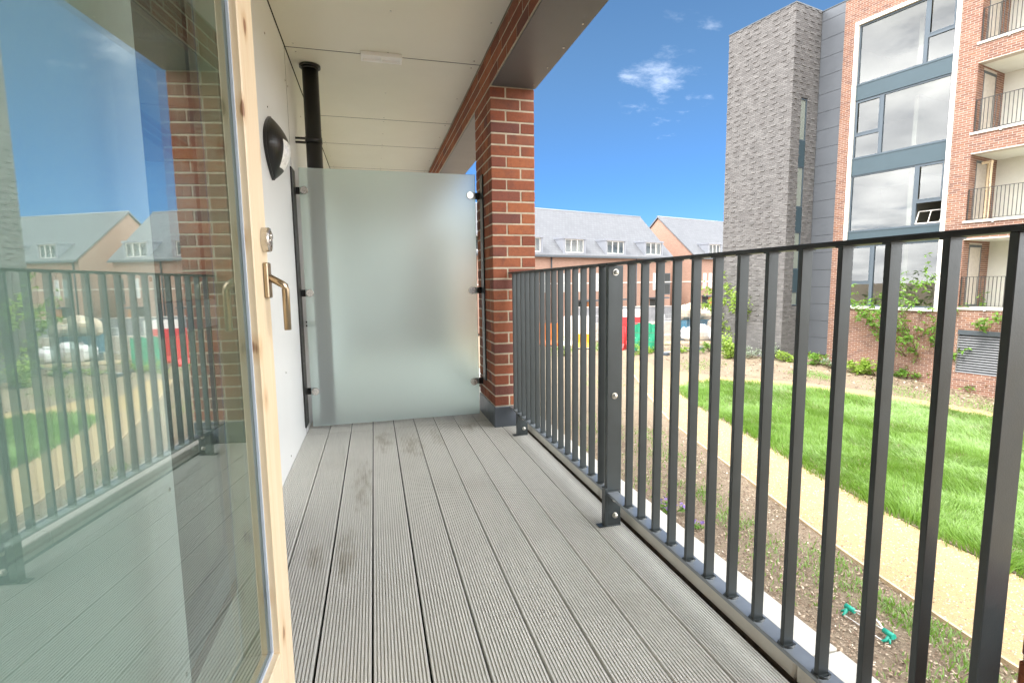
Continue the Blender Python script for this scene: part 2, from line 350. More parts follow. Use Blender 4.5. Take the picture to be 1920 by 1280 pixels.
# ------------------------------------------------------------------ mesh helpers
ORG = {}
class MB:
    def __init__(s): s.v = []; s.f = []; s.mi = []; s.sm = []; s.rn = []
    def quad(s, pts, mi=0, sm=False, rn=0.0):
        b = len(s.v); s.v += [tuple(p) for p in pts]; s.f.append(tuple(range(b, b+len(pts)))); s.mi.append(mi); s.sm.append(sm); s.rn.append(rn); return s
    def box(s, x0, x1, y0, y1, z0, z1, mi=0, rn=0.0, skip=()):
        b = len(s.v)
        s.v += [(x0, y0, z0), (x1, y0, z0), (x1, y1, z0), (x0, y1, z0), (x0, y0, z1), (x1, y0, z1), (x1, y1, z1), (x0, y1, z1)]
        for k, q in (('b', (0, 3, 2, 1)), ('t', (4, 5, 6, 7)), ('-y', (0, 1, 5, 4)), ('+x', (1, 2, 6, 5)), ('+y', (2, 3, 7, 6)), ('-x', (3, 0, 4, 7))):
            if k in skip: continue
            s.f.append(tuple(b+i for i in q)); s.mi.append(mi); s.sm.append(False); s.rn.append(rn)
        return s
    def bbox(s, x0, x1, y0, y1, z0, z1, c=.002, mi=0, rn=0.0):
        # box with chamfered edges: three crossing slabs hulled as a 24-vertex solid
        xs, ys, zs = (x0, x1), (y0, y1), (z0, z1); b = len(s.v); idx = {}
        for i in (0, 1):
            for j in (0, 1):
                for k in (0, 1):
                    X, Y, Z = xs[i], ys[j], zs[k]; dx = c*(1-2*i); dy = c*(1-2*j); dz = c*(1-2*k)
                    for a, p in (('x', (X, Y+dy, Z+dz)), ('y', (X+dx, Y, Z+dz)), ('z', (X+dx, Y+dy, Z))):
                        idx[(i, j, k, a)] = len(s.v); s.v.append(p)
        def add(*q): s.f.append(tuple(q)); s.mi.append(mi); s.sm.append(False); s.rn.append(rn)
        I = lambda i, j, k, a: idx[(i, j, k, a)]
        for i in (0, 1):
            o = (0, 0), (1, 0), (1, 1), (0, 1)
            qx = [I(i, j, k, 'x') for j, k in o]; add(*(qx if i else qx[::-1]))
            qy = [I(j, i, k, 'y') for j, k in o]; add(*(qy[::-1] if i else qy))
            qz = [I(j, k, i, 'z') for j, k in o]; add(*(qz if i else qz[::-1]))
        for i in (0, 1):
            for j in (0, 1):
                fl = (i == j)
                q = [I(i, j, 0, 'x'), I(i, j, 0, 'y'), I(i, j, 1, 'y'), I(i, j, 1, 'x')]; add(*(q if fl else q[::-1]))
                q = [I(i, 0, j, 'x'), I(i, 0, j, 'z'), I(i, 1, j, 'z'), I(i, 1, j, 'x')]; add(*(q[::-1] if fl else q))
                q = [I(0, i, j, 'y'), I(0, i, j, 'z'), I(1, i, j, 'z'), I(1, i, j, 'y')]; add(*(q if fl else q[::-1]))
        for i in (0, 1):
            for j in (0, 1):
                for k in (0, 1):
                    q = [I(i, j, k, 'x'), I(i, j, k, 'y'), I(i, j, k, 'z')]; add(*(q if (i+j+k) % 2 else q[::-1]))
        return s
    def tube(s, path, r, n=8, mi=0, sm=True, cap=True, rn=0.0):
        P = [Vector(p) for p in path]; rs = r if isinstance(r, (list, tuple)) else [r]*len(P); b = len(s.v)
        for i, p in enumerate(P):
            t = (P[min(i+1, len(P)-1)]-P[max(i-1, 0)]).normalized()
            a = t.cross(Vector((0, 0, 1)));
            if a.length < .05: a = t.cross(Vector((1, 0, 0)))
            a.normalize(); c = t.cross(a)
            for k in range(n):
                an = 2*math.pi*k/n; q = p+(a*math.cos(an)+c*math.sin(an))*rs[i]; s.v.append(tuple(q))
        for i in range(len(P)-1):
            for k in range(n):
                s.f.append((b+i*n+k, b+i*n+(k+1) % n, b+(i+1)*n+(k+1) % n, b+(i+1)*n+k)); s.mi.append(mi); s.sm.append(sm); s.rn.append(rn)
        if cap:
            for q in (tuple(b+k for k in range(n))[::-1], tuple(b+(len(P)-1)*n+k for k in range(n))): s.f.append(q); s.mi.append(mi); s.sm.append(False); s.rn.append(rn)
        return s
    def prism(s, prof, axis, a0, a1, mi=0, sm=False, rn=0.0):
        # prof: list of 2D points; axis 'x','y' or 'z' = extrusion axis
        def P(u, v, a): return {'x': (a, u, v), 'y': (u, a, v), 'z': (u, v, a)}[axis]
        n = len(prof); b = len(s.v); s.v += [P(u, v, a0) for u, v in prof]+[P(u, v, a1) for u, v in prof]
        for k in range(n):
            s.f.append((b+k, b+(k+1) % n, b+n+(k+1) % n, b+n+k)); s.mi.append(mi); s.sm.append(sm); s.rn.append(rn)
        s.f.append(tuple(b+k for k in range(n))[::-1]); s.f.append(tuple(b+n+k for k in range(n)))
        s.mi += [mi, mi]; s.sm += [False, False]; s.rn += [rn, rn]
        return s
    def disc(s, c, axis, r, d, n=16, mi=0):
        c = Vector(c); ax = Vector(axis).normalized(); return s.tube([c-ax*d/2, c+ax*d/2], r, n, mi, True)
    def mesh(s, name, mats, org=(0, 0, 0)):
        me = bpy.data.meshes.new(name); ox, oy, oz = org
        me.from_pydata([(x-ox, y-oy, z-oz) for x, y, z in s.v], [], s.f)
        for m in mats: me.materials.append(M[m])
        me.polygons.foreach_set('material_index', s.mi); me.polygons.foreach_set('use_smooth', s.sm)
        if any(s.rn):
            a = me.attributes.new('rnd', 'FLOAT', 'FACE'); a.data.foreach_set('value', s.rn)
        me.update(); return me
    def build(s, name, mats, parent=None, **kw):
        if isinstance(mats, str): mats = [mats]
        org = ORG.get(parent.name, (0, 0, 0)) if parent else (0, 0, 0)
        return link(name, s.mesh(name, mats, org), parent, **kw)
def link(name, me, parent=None, loc=(0, 0, 0), rot=(0, 0, 0), **props):
    o = bpy.data.objects.new(name, me); S.collection.objects.link(o); o.location = loc; o.rotation_euler = rot
    if parent: o.parent = parent; ORG[o.name] = ORG.get(parent.name, (0, 0, 0)) if loc == (0, 0, 0) else (0, 0, 0)
    for k, v in props.items(): o[k] = v
    return o
def thing(name, label, cat, loc, rotz=0.0, group=None, localmesh=False):
    o = bpy.data.objects.new(name, None); S.collection.objects.link(o); o.location = loc; o.rotation_euler = (0, 0, rotz)
    o.empty_display_size = .1; o['label'] = label; o['category'] = cat
    if group: o['group'] = group
    ORG[o.name] = (0, 0, 0) if localmesh else tuple(loc)
    return o
def struct(name, label, cat, loc=(0, 0, 0)):
    o = thing(name, label, cat, loc); o['kind'] = 'structure'; return o
def tag(o, label, cat, group=None, kind=None):
    o['label'] = label; o['category'] = cat
    if group: o['group'] = group
    if kind: o['kind'] = kind
    return o
BR = {}
def brick_obj(parent, c, dx, dy, dz, mat, name='brick', ch=.003):
    # c = centre in world minus the parent's origin
    lv = rnd.randrange(9); key = (round(dx, 3), round(dy, 3), round(dz, 3), lv, mat)
    if key not in BR:
        r = random.Random(hash(key) & 0xffff); b = MB(); b.bbox(-dx/2, dx/2, -dy/2, dy/2, -dz/2, dz/2, ch, 0, .02+lv/8*.96)
        BR[key] = b.mesh('brick', [mat])
    og = ORG.get(parent.name, (0, 0, 0))
    j = lambda a: rnd.uniform(-a, a)
    return link(name, BR[key], parent, (c[0]-og[0]+j(.0012), c[1]-og[1]+j(.0012), c[2]-og[2]), (0, j(.004), j(.004)))

# ------------------------------------------------------------------ terrain
FA = R(-13); FD = Vector((math.sin(FA), math.cos(FA), 0)); FM = Vector((math.cos(FA), -math.sin(FA), 0)); FDIST = 22.3
def sst(t): t = min(1, max(0, t)); return t*t*(3-2*t)
def g(X, Y):
    s = FD.x*X+FD.y*Y
    return -2.75+sst((X-8)/9)*max(-.5, min(.35, .1*(s-10.3)))
def ground():
    xs = [-400, -120, -40, -12, -4, 0, .5]+[1+.5*i for i in range(50)]+[27, 30, 36, 45, 60, 90, 160, 420]
    ys = [-400, -120, -40, -14, -6]+[-3+.5*i for i in range(62)]+[29, 32, 38, 48, 62, 90, 160, 420]
    b = MB(); n = len(ys)
    for x in xs:
        for y in ys:
            b.v.append((x, y, g(x, y)+(rnd.uniform(-.02, .02) if 1 < x < 20 and 0 < y < 26 else 0)))
    for i in range(len(xs)-1):
        for j in range(n-1):
            b.f.append((i*n+j, (i+1)*n+j, (i+1)*n+j+1, i*n+j+1)); b.mi.append(0); b.sm.append(True); b.rn.append(0)
    tag(b.build('ground', 'soil'), 'bare brown garden soil between path and buildings', 'ground', kind='structure')
ground()
def resamp(pl, n):
    P = [Vector((x, y, 0)) for x, y in pl]; L = [0]
    for a, b in zip(P, P[1:]): L.append(L[-1]+(b-a).length)
    out = []
    for k in range(n):
        t = L[-1]*k/(n-1); i = 0
        while i < len(P)-2 and L[i+1] < t: i += 1
        w = (t-L[i])/(L[i+1]-L[i]); out.append(P[i].lerp(P[i+1], w))
    # two smoothing passes round off the corners of the outline
    for _ in range(3):
        out = [out[0]]+[(out[i-1]+out[i]*2+out[i+1])/4 for i in range(1, n-1)]+[out[-1]]
    return out
NEAR = [(5.78, -6), (5.80, 0), (5.84, 3.2), (5.9, 3.7), (6.12, 5.3), (6.72, 8.0), (7.12, 10.0), (7.6, 12.1), (8.6, 14.9), (10.0, 18.6), (11.2, 21.5)]
LNEAR = [(7.7, -6), (7.7, 0), (7.72, 4.2), (7.72, 5.3), (7.95, 6.9), (8.28, 8.6), (8.78, 10.7), (9.25, 13.1), (9.55, 14.3), (9.95, 15.5)]
LFAR = [(9.95, 15.5), (10.8, 16.0), (11.8, 15.85), (12.95, 15.1), (13.8, 14.45), (14.65, 13.6), (15.6, 12.8), (16.4, 12.0), (17.4, 10.7), (18.2, 8.6), (18.6, 5), (18.6, -6)]
OUTER = [(12.4, 21.0), (11.7, 18.9), (11.6, 17.7), (12.3, 16.6), (13.45, 15.7), (14.4, 15.1), (15.45, 14.3), (16.3, 13.4), (17.1, 12.5), (18.15, 11.1), (19.1, 8.9), (19.5, 5), (19.5, -6)]
def strip(b, A, Bq, off, k=6, wob=0.0):
    n = len(A); base = len(b.v)
    for p, q in zip(A, Bq):
        for j in range(k+1):
            r = p.lerp(q, j/k); b.v.append((r.x, r.y, g(r.x, r.y)+off))
    for i in range(n-1):
        for j in range(k):
            a = base+i*(k+1)+j; b.f.append((a, a+1, a+k+2, a+k+1)); b.mi.append(0); b.sm.append(True); b.rn.append(0)
lawn_in = []
def paths():
    b = MB()
    strip(b, resamp(NEAR, 60), resamp(LNEAR+[(10.8, 17.2), (12.0, 21.2)], 60), .028, 8)
    strip(b, resamp(LFAR, 60), resamp(OUTER[3:], 60), .032, 4)
    strip(b, resamp([(9.95, 15.5), (10.8, 16.0), (11.8, 15.85)], 12), resamp([(10.9, 18.6), (11.7, 18.2), (12.3, 16.6)], 12), .034, 4)
    tag(b.build('path', 'path_gravel'), 'winding sandy gravel path round the lawn', 'path', kind='structure')
    e = MB(); pts = resamp(NEAR, 90)
    for p, q in zip(pts, pts[1:]):
        d = (q-p).normalized(); nn = Vector((-d.y, d.x, 0))*.018
        z0, z1 = g(p.x, p.y), g(q.x, q.y); tz = .045
        A, B, C_, D = p-nn, p+nn, q+nn, q-nn
        e.quad([(A.x, A.y, z0+tz), (D.x, D.y, z1+tz), (C_.x, C_.y, z1+tz), (B.x, B.y, z0+tz)])
        e.quad([(B.x, B.y, z0-.05), (B.x, B.y, z0+tz), (C_.x, C_.y, z1+tz), (C_.x, C_.y, z1-.05)])
        e.quad([(A.x, A.y, z0+tz), (A.x, A.y, z0-.05), (D.x, D.y, z1-.05), (D.x, D.y, z1+tz)])
    tag(e.build('path_edging', 'timber_edging'), 'thin pale timber edging along the near side of the sandy path', 'edging', kind='structure')
paths()
def inside(poly, X, Y):
    c = np.zeros(len(X), bool); n = len(poly)
    for i in range(n):
        x0, y0 = poly[i]; x1, y1 = poly[(i+1) % n]
        k = ((y0 > Y) != (y1 > Y)) & (X < (x1-x0)*(Y-y0)/((y1-y0)+1e-12)+x0); c ^= k
    return c
def gnp(X, Y):
    s = FD.x*X+FD.y*Y; t = np.clip((X-8)/9, 0, 1); return -2.75+t*t*(3-2*t)*np.clip(.1*(s-10.3), -.5, .35)
def vnoise(X, Y, sc, seed):
    r = np.random.default_rng(seed); T = r.random((64, 64)); x = X*sc+100; y = Y*sc+100; i = np.floor(x).astype(int); j = np.floor(y).astype(int)
    u = x-i; v = y-j; u = u*u*(3-2*u); v = v*v*(3-2*v); w = lambda a, b: T[a % 64, b % 64]
    return (w(i, j)*(1-u)+w(i+1, j)*u)*(1-v)+(w(i, j+1)*(1-u)+w(i+1, j+1)*u)*v
def np_mesh(name, V, F, rn, mat):
    me = bpy.data.meshes.new(name); k = F.shape[1]
    me.vertices.add(len(V)); me.vertices.foreach_set('co', V.astype(np.float32).ravel())
    me.loops.add(F.size); me.loops.foreach_set('vertex_index', F.astype(np.int32).ravel())
    me.polygons.add(len(F)); me.polygons.foreach_set('loop_start', np.arange(0, F.size, k, dtype=np.int32)); me.polygons.foreach_set('loop_total', np.full(len(F), k, dtype=np.int32))
    me.materials.append(M[mat]); a = me.attributes.new('rnd', 'FLOAT', 'FACE'); a.data.foreach_set('value', rn.astype(np.float32))
    me.update(calc_edges=True); me.validate(); return me
def blades(X, Y, H, lean, ang, W, rn, name, mat, label, cat):
    n = len(X); Z = gnp(X, Y)+.02; a = npr.random(n)*6.283
    sx, sy = np.cos(a)*W/2, np.sin(a)*W/2; lx, ly = np.cos(ang)*lean*H, np.sin(ang)*lean*H
    up = H*np.sqrt(np.clip(1-lean**2*.6, .15, 1))
    V = np.stack([np.stack([X-sx, Y-sy, Z], 1), np.stack([X+sx, Y+sy, Z], 1),
                  np.stack([X+lx*.35+sx*.8, Y+ly*.35+sy*.8, Z+up*.62], 1), np.stack([X+lx*.35-sx*.8, Y+ly*.35-sy*.8, Z+up*.62], 1),
                  np.stack([X+lx, Y+ly, Z+up], 1)], 1).reshape(-1, 3)
    i = np.arange(n)*5
    F = np.concatenate([np.stack([i, i+1, i+2], 1), np.stack([i, i+2, i+3], 1), np.stack([i+3, i+2, i+4], 1)])
    o = link(name, np_mesh(name, V, F, np.tile(rn, 3), mat)); tag(o, label, cat, kind='stuff'); return o
def lawn():
    ln = resamp(LNEAR, 60); lf = resamp(LFAR, 70)
    poly = [(p.x, p.y) for p in ln]+[(p.x, p.y) for p in lf]
    # turf sheet
    b = MB(); A = resamp(LNEAR[::-1], 40); Bq = resamp(LFAR, 40); strip(b, A, Bq, .040, 10)
    for i in range(len(b.v)): pass
    tag(b.build('lawn', 'soil'), 'turf bed under the long lawn grass', 'lawn', kind='structure')
    n = 330000
    X = npr.uniform(7.5, 18.6, n); Y = npr.uniform(1.5, 16.2, n)
    jx = X+npr.normal(0, .07, n); jy = Y+npr.normal(0, .07, n)
    dist = np.hypot(X, Y); keep = inside(poly, jx, jy) & (npr.random(n) < np.clip(9.5/dist, .4, 1)); X, Y = X[keep], Y[keep]
    dn = np.abs(X-np.interp(Y, [p.y for p in ln], [p.x for p in ln])); edge = np.clip(1-dn/.45, 0, 1)
    c1 = vnoise(X, Y, .7, 3); c2 = vnoise(X, Y, 2.6, 4); c3 = vnoise(X, Y, 7, 9)
    H = .10+.10*c2+.05*npr.random(len(X)); lean = np.clip(.45+.75*(c1-.3)+.3*npr.standard_normal(len(X))*.5, .1, 1.05)
    ang = 2.4+2.6*(vnoise(X, Y, .9, 5)-.5)*2+1.6*(vnoise(X, Y, 3.1, 6)-.5)+.7*npr.standard_normal(len(X))
    rn = np.clip((.22+.42*c1+.34*c3+.24*npr.random(len(X))-.12)*(1-.45*edge), .02, .98)
    blades(X, Y, H, lean, ang, .010+.006*npr.random(len(X)), rn, 'lawn_grass', 'grass_blade', 'long bright green windswept lawn grass inside the sandy path', 'grass')
lawn()
def weeds():
    X, Y = [], []
    for (cx, cy, r, k) in [(5.5, 7.6, .35, 700), (5.3, 6.6, .3, 500), (5.75, 5.2, .28, 500), (5.45, 4.9, .3, 400), (5.55, 4.35, .3, 600), (5.62, 3.75, .22, 450), (5.45, 3.3, .2, 300), (5.6, 4.0, .25, 500), (5.2, 5.8, .4, 300), (4.95, 8.5, .6, 500), (6.0, 9.6, .5, 700), (6.4, 11, .5, 600), (5.4, 12, .7, 700), (4.7, 5.0, .4, 150), (5.0, 3.3, .25, 160), (4.6, 3.0, .2, 260), (4.75, 2.7, .16, 260), (16.2, 15.6, .5, 900), (15.6, 15.9, .3, 400), (17.4, 13.2, .9, 800), (18.4, 11.6, 1.1, 1200), (13.5, 19, .8, 500), (12.6, 18.3, .6, 300), (8.1, 17.0, 1, 700)]:
        X.append(npr.normal(cx, r*.55, k)); Y.append(npr.normal(cy, r*.8, k))
    X = np.concatenate(X); Y = np.concatenate(Y); n = len(X)
    # thin scatter over all the soil
    x2 = npr.uniform(4.2, 6, 2600); y2 = npr.uniform(2.2, 14, 2600); k = vnoise(x2, y2, 1.3, 8) > .55; X = np.concatenate([X, x2[k]]); Y = np.concatenate([Y, y2[k]]); n = len(X)
    nx = np.interp(Y, [p[1] for p in NEAR], [p[0] for p in NEAR]); kk = ((X > 9.5) | (X < nx-.04)) & (npr.random(n) < np.where(X > 9.5, .8, .42)); X, Y = X[kk], Y[kk]; n = len(X)
    blades(X, Y, .03+.07*npr.random(n), .3+.6*npr.random(n), npr.random(n)*6.28, .010+.01*npr.random(n), np.clip(.35+.5*npr.random(n), 0, 1), 'weeds', 'grass_blade', 'sparse weeds and seedling grass sprouting in the bare soil beds', 'weeds')
weeds()
def chips():
    n1, n2 = 42000, 16000
    X = np.concatenate([npr.uniform(3.9, 7.2, n1), npr.uniform(11, 21, n2)]); Y = np.concatenate([2.0+12*npr.random(n1)**1.6, npr.uniform(9, 24, n2)])
    nx = np.interp(Y, [p[1] for p in NEAR], [p[0] for p in NEAR]); m = FM.x*X+FM.y*Y
    far = X > 10.9; ox = np.interp(Y, [-6, 8.9, 11.1, 12.5, 13.4, 14.3, 15.1, 15.7, 16.6, 17.7, 21], [19.5, 19.1, 18.2, 17.1, 16.4, 15.5, 14.4, 13.5, 12.4, 11.9, 12.4])
    keep = np.where(far, (X > ox+.1) & (m < 22.2) & (npr.random(len(X)) < np.where(m > 20.6, 1, .22)), X < nx-.03); X, Y, far = X[keep], Y[keep], far[keep]; n = len(X)
    L = np.where(far, .03+.05*npr.random(n), .008+.026*npr.random(n)**2); Wd = L*(.35+.5*npr.random(n)); a = npr.random(n)*6.28; Z = gnp(X, Y)+.006+.012*npr.random(n)+np.where(far, .01, 0)
    cx, sx = np.cos(a), np.sin(a); t1 = npr.normal(0, .35, n)*L; t2 = npr.normal(0, .35, n)*Wd
    def P(u, v, w): return np.stack([X+u*L*cx-v*Wd*sx, Y+u*L*sx+v*Wd*cx, Z+u*t1+v*t2+w*Wd*.5], 1)
    V = np.stack([P(-.5, -.5, 0), P(.5, -.4, 0), P(.45, .5, 0), P(-.5, .4, 0), P(0, 0, .8)], 1).reshape(-1, 3); i = np.arange(n)*5
    F = np.concatenate([np.stack([i+a_, i+b_, i+4], 1) for a_, b_ in ((0, 1), (1, 2), (2, 3), (3, 0))])
    rn = np.clip(npr.normal(.44, .30, n)-np.where(far, .1, 0), .02, .98)
    o = link('bark_chips', np_mesh('bark_chips', V, F, np.tile(rn, 4), 'chip')); tag(o, 'scattered bark chips and small stones on the soil', 'bark chips', kind='stuff')
chips()
def path_grit():
    n = 26000; Y = 1.5+15*npr.random(n)**1.5; a = np.interp(Y, [p[1] for p in NEAR], [p[0] for p in NEAR]); c = np.interp(Y, [p[1] for p in LNEAR], [p[0] for p in LNEAR]); X = a+.03+(c-a)*npr.random(n)
    L = .005+.013*npr.random(n)**3; th = npr.random(n)*6.28; Z = gnp(X, Y)+.029
    o = [np.stack([X+L*np.cos(th+k*2.09), Y+L*np.sin(th+k*2.09), Z], 1) for k in range(3)]; top = np.stack([X, Y, Z+L*.8], 1)
    V = np.stack(o+[top], 1).reshape(-1, 3); i = np.arange(n)*4
    F = np.concatenate([np.stack([i+p, i+q, i+3], 1) for p, q in ((0, 1), (1, 2), (2, 0))])
    ob = link('path_grit', np_mesh('path_grit', V, F, np.tile(np.clip(npr.normal(.66, .2, n), .05, .98), 3), 'chip')); tag(ob, 'loose grit lying on the sandy path', 'grit', kind='stuff')
path_grit()

# ------------------------------------------------------------------ balcony: floor, wall, ceiling
YE = 11.0
WX, ZC, PX0, PX1, ZS = -.4975, 2.584, .81, 1.12, 2.351
def deck():
    root = struct('balcony_floor', 'grey grooved composite decking of the balcony', 'decking')
    W = .1453; nr = 15; prof = []
    pitch = W/nr; gd = .0062
    for k in range(nr):
        a = -W/2+k*pitch
        prof += [(a+.0015, -gd), (a+.0021, 0), (a+pitch-.0021, 0), (a+pitch-.0015, -gd)]
    prof = [(-W/2+.0003, -.022)]+[(-W/2+.0003, -gd)]+prof[1:-1]+[(W/2-.0003, -gd), (W/2-.0003, -.022)]
    prof = prof[::-1]
    shared = {}
    def board(xc, w, y0, y1):
        key = (round(w, 4), round(y1-y0, 3))
        if key not in shared:
            b = MB(); k = w/W; b.prism([(u*k, v) for u, v in prof], 'y', 0, y1-y0); shared[key] = b.mesh('deck_board', ['grey_composite'])
        link('deck_board', shared[key], root, (xc+rnd.uniform(-.0006, .0006), y0, rnd.uniform(-.0006, .0006)))
    for i in range(10):
        x0 = -.0451+.151*(i-3); w = W if i < 9 else .131
        xc = x0+.151/2 if i < 9 else x0+.0028+w/2
        board(xc, w, -1.38, 3.742); board(xc, w, 3.748, YE)
    b = MB(); b.box(-.53, 1.006, -1.4, YE, -.12, -.034); b.build('subframe', 'joint_dark', root)
    b = MB(); b.box(.992, 1.0095, -1.38, YE, -.034, -.012); b.build('gutter', 'gutter_dirt', root)
    k = struct('balcony_kerb', 'pale concrete kerb stones outside the balcony railing', 'kerb')
    y = -1.4
    while y < YE:
        L = 1.2; yy = min(YE, y+L); c = MB(); c.bbox(1.010, 1.150, y+.003, yy-.003, -.10, .060, .005); c.build('kerb_stone', 'concrete_coping', k); y = yy
    c = MB(); c.box(1.0085, 1.0097, -1.4, YE, -.03, .004); c.build('dirt_line', 'gutter_dirt', k)
deck()
def screw_mesh():
    b = MB(); b.tube([(0, 0, 0), (0, 0, .002), (0, 0, .003)], [.0062, .0058, .003], 10); return b.mesh('screw', ['steel'])
SCREW = screw_mesh()
def ceiling():
    root = struct('balcony_ceiling', 'cream board ceiling over the balcony with dark joints', 'ceiling')
    js = [-1.4, 1.42, 2.60, 3.82, 5.23, 6.19, 7.4, 8.6, 9.8, YE]
    for a, c in zip(js, js[1:]):
        b = MB(); b.box(WX+.006, PX0-.006, a+.003, c-.003, ZC, ZC+.012); b.build('ceiling_panel', 'cream_panel', root)
        for x in (WX+.06, .16, PX0-.06):
            for y in (a+.06, (a+c)/2, c-.06):
                link('screw', SCREW, root, (x, y, ZC), (math.pi, 0, 0))
    for y in js[1:-1]:
        b = MB(); b.box(WX+.006, PX0-.006, y-.0042, y+.0042, ZC-.0006, ZC+.014); b.build('joint_strip', 'joint_dark', root)
    b = MB(); b.box(WX-.05, PX0, -1.4, YE, ZC+.016, ZC+.03); b.build('joint_backing', 'joint_dark', root)
ceiling()
def wall():
    root = struct('balcony_wall', 'pale flat panel wall along the inner side of the balcony', 'wall')
    for (y0, y1) in ((.30, 1.405), (2.405, 3.806), (3.812, 5.2), (5.206, YE)):
        b = MB(); b.box(WX-.012, WX, y0, y1, -.03, ZC-.004); b.build('wall_panel', 'white_wall_panel', root)
        ys = [y0+.03, y1-.03] if y1 < 1.5 else [y0+.05, (y0+y1)/2, y1-.05]
        for y in ys:
            for z in (.06, .545, 1.05, 1.7, 2.35): link('screw', SCREW, root, (WX, y, z), (0, math.pi/2, 0))
    b = MB(); b.box(WX-.03, WX-.016, 2.075, YE, -.03, ZC); b.box(WX-.03, WX-.016, .30, 1.405, -.03, ZC); b.build('joint_backing', 'joint_dark', root)
    for y in (3.809, 5.203):
        b = MB(); b.box(WX-.012, WX+.0006, y-.0034, y+.0034, -.03, ZC-.006); b.build('joint_strip', 'joint_dark', root)
    b = MB(); b.box(WX+.001, PX0-.001, YE-.03, YE-.001, -.03, ZC-.004); b.build('added_pale_panel', 'white_wall_panel', root)  # pale panel added at the hidden far end to lighten the frosted screen
    # tall dark framed window beside the door
    w = MB(); y0, y1, f = 1.407, 2.073, .05; x0, x1 = WX-.075, WX-.02
    w.box(x0, x1, y0, y0+f, 0, 2.45); w.box(x0, x1, y1-f, y1, 0, 2.45); w.box(x0, x1, y0+f, y1-f, 2.38, 2.45); w.box(x0, x1, y0+f, y1-f, 0, .09); w.box(x0, x1+.006, y0+f, y1-f, .905, .99)
    w.box(x0, x1, y0, y1, 2.452, 2.58)
    win = w.build('window', 'frame_blue_grey', root, label='tall dark framed window behind the open door')
    p = MB(); p.box(WX-.055, WX-.047, y0+f, y1-f, .09, .905); p.build('pane', 'house_glass', win)
    p = MB(); p.box(WX-.055, WX-.047, y0+f, y1-f, .99, 2.38); p.build('pane', 'house_glass', win)
    q = MB(); q.box(x0, WX-.004, y1+.002, 2.402, -.03, 2.58); q.build('window_jamb_panel', 'frame_blue_grey', root)
    r = MB(); r.box(-1.6, WX-.08, 1.30, 2.2, -.03, 2.58, skip=('+x',)); r.build('room', 'dark_interior', root)
wall()

# ------------------------------------------------------------------ brick pillar, beam
CO = .0757
def pillar():
    root = thing('brick_pillar', 'red brick pillar carrying the beam at the frosted screen', 'pillar', (.965, 3.8, 0))
    y0, y1 = 3.538, 4.07; j = .0105
    m = MB(); m.box(PX0+.003, PX1-.003, y0+.003, y1-.003, -.02, ZS); m.build('mortar_core', 'mortar', root)
    n = 31
    for c in range(2, n):
        z = c*CO+CO/2; dz = CO-j
        X = [(PX0, PX0+.2035), (PX0+.2135, PX1)] if c % 2 else [(PX0, PX0+.1025), (PX0+.1125, PX1)]
        for a, e in X:
            w = .1025
            brick_obj(root, ((a+e)/2, y0+w/2, z), e-a, w, dz, 'red_brick'); brick_obj(root, ((a+e)/2, y1-w/2, z), e-a, w, dz, 'red_brick')
        ya, yb = y0+.1125, y1-.1125
        segs = [(ya, ya+.1485), (ya+.1585, yb)] if c % 2 else [(ya, ya+.0925), (ya+.1025, ya+.2045), (ya+.2145, yb)]
        for a, e in segs:
            brick_obj(root, (PX0+.05, (a+e)/2, z), .10, e-a, dz, 'red_brick'); brick_obj(root, (PX1-.05, (a+e)/2, z), .10, e-a, dz, 'red_brick')
    p = MB(); p.bbox(PX0-.006, PX1+.006, y0-.006, y1+.006, -.02, .148, .004); p.build('plinth_flashing', 'blue_grey_flashing', root)
pillar()
def beam():
    root = thing('brick_beam', 'red brick beam along the outer edge of the balcony ceiling', 'beam', (.965, 2.5, ZS))
    j = .0105; cz = (ZC-ZS)/3
    m = MB(); m.box(PX0+.0028, PX1-.0028, -1.4, YE, ZS+.004, ZC+.1); m.build('mortar_core', 'mortar', root)
    for c in range(3):
        y = -1.4-(c % 2)*.1125-(.05 if c == 2 else 0)
        while y < YE:
            a, e = max(-1.4, y), min(YE, y+.2145)
            if e-a > .03:
                zc = ZS+c*cz+cz/2
                brick_obj(root, (PX0+.05, (a+e)/2, zc), .10, e-a, cz-j, 'red_brick')
            y += .225
    for a, e in ((-1.4, 3.536), (4.072, YE)):
        b = MB(); b.box(PX0+.012, PX1+.004, a, e, ZS-.004, ZS+.002); b.box(PX1+.004, PX1+.008, a, e, ZS-.004, ZS+.03)
        s = b.build('soffit_plate', 'soffit_metal', root)
        y = a+.1
        while y < e:
            link('screw', SCREW, root, (PX1-.025-.965, y-2.5, -.004), (math.pi, 0, 0)); y += .28
beam()
def near_pier():
    root = thing('brick_pier', 'low red brick pier corner at the lower right picture edge', 'pier', (1.10, .43, -.6))
    m = MB(); m.box(1.053, 1.197, .303, .567, -2.75, .425); m.build('mortar_core', 'mortar', root)
    for c in range(-12, 6):
        z = c*CO+CO/2
        brick_obj(root, (1.125, .57-.05, z), .15, .10, CO-.0105, 'red_brick'); brick_obj(root, (1.125, .355, z), .15, .215, CO-.0105, 'red_brick')
near_pier()

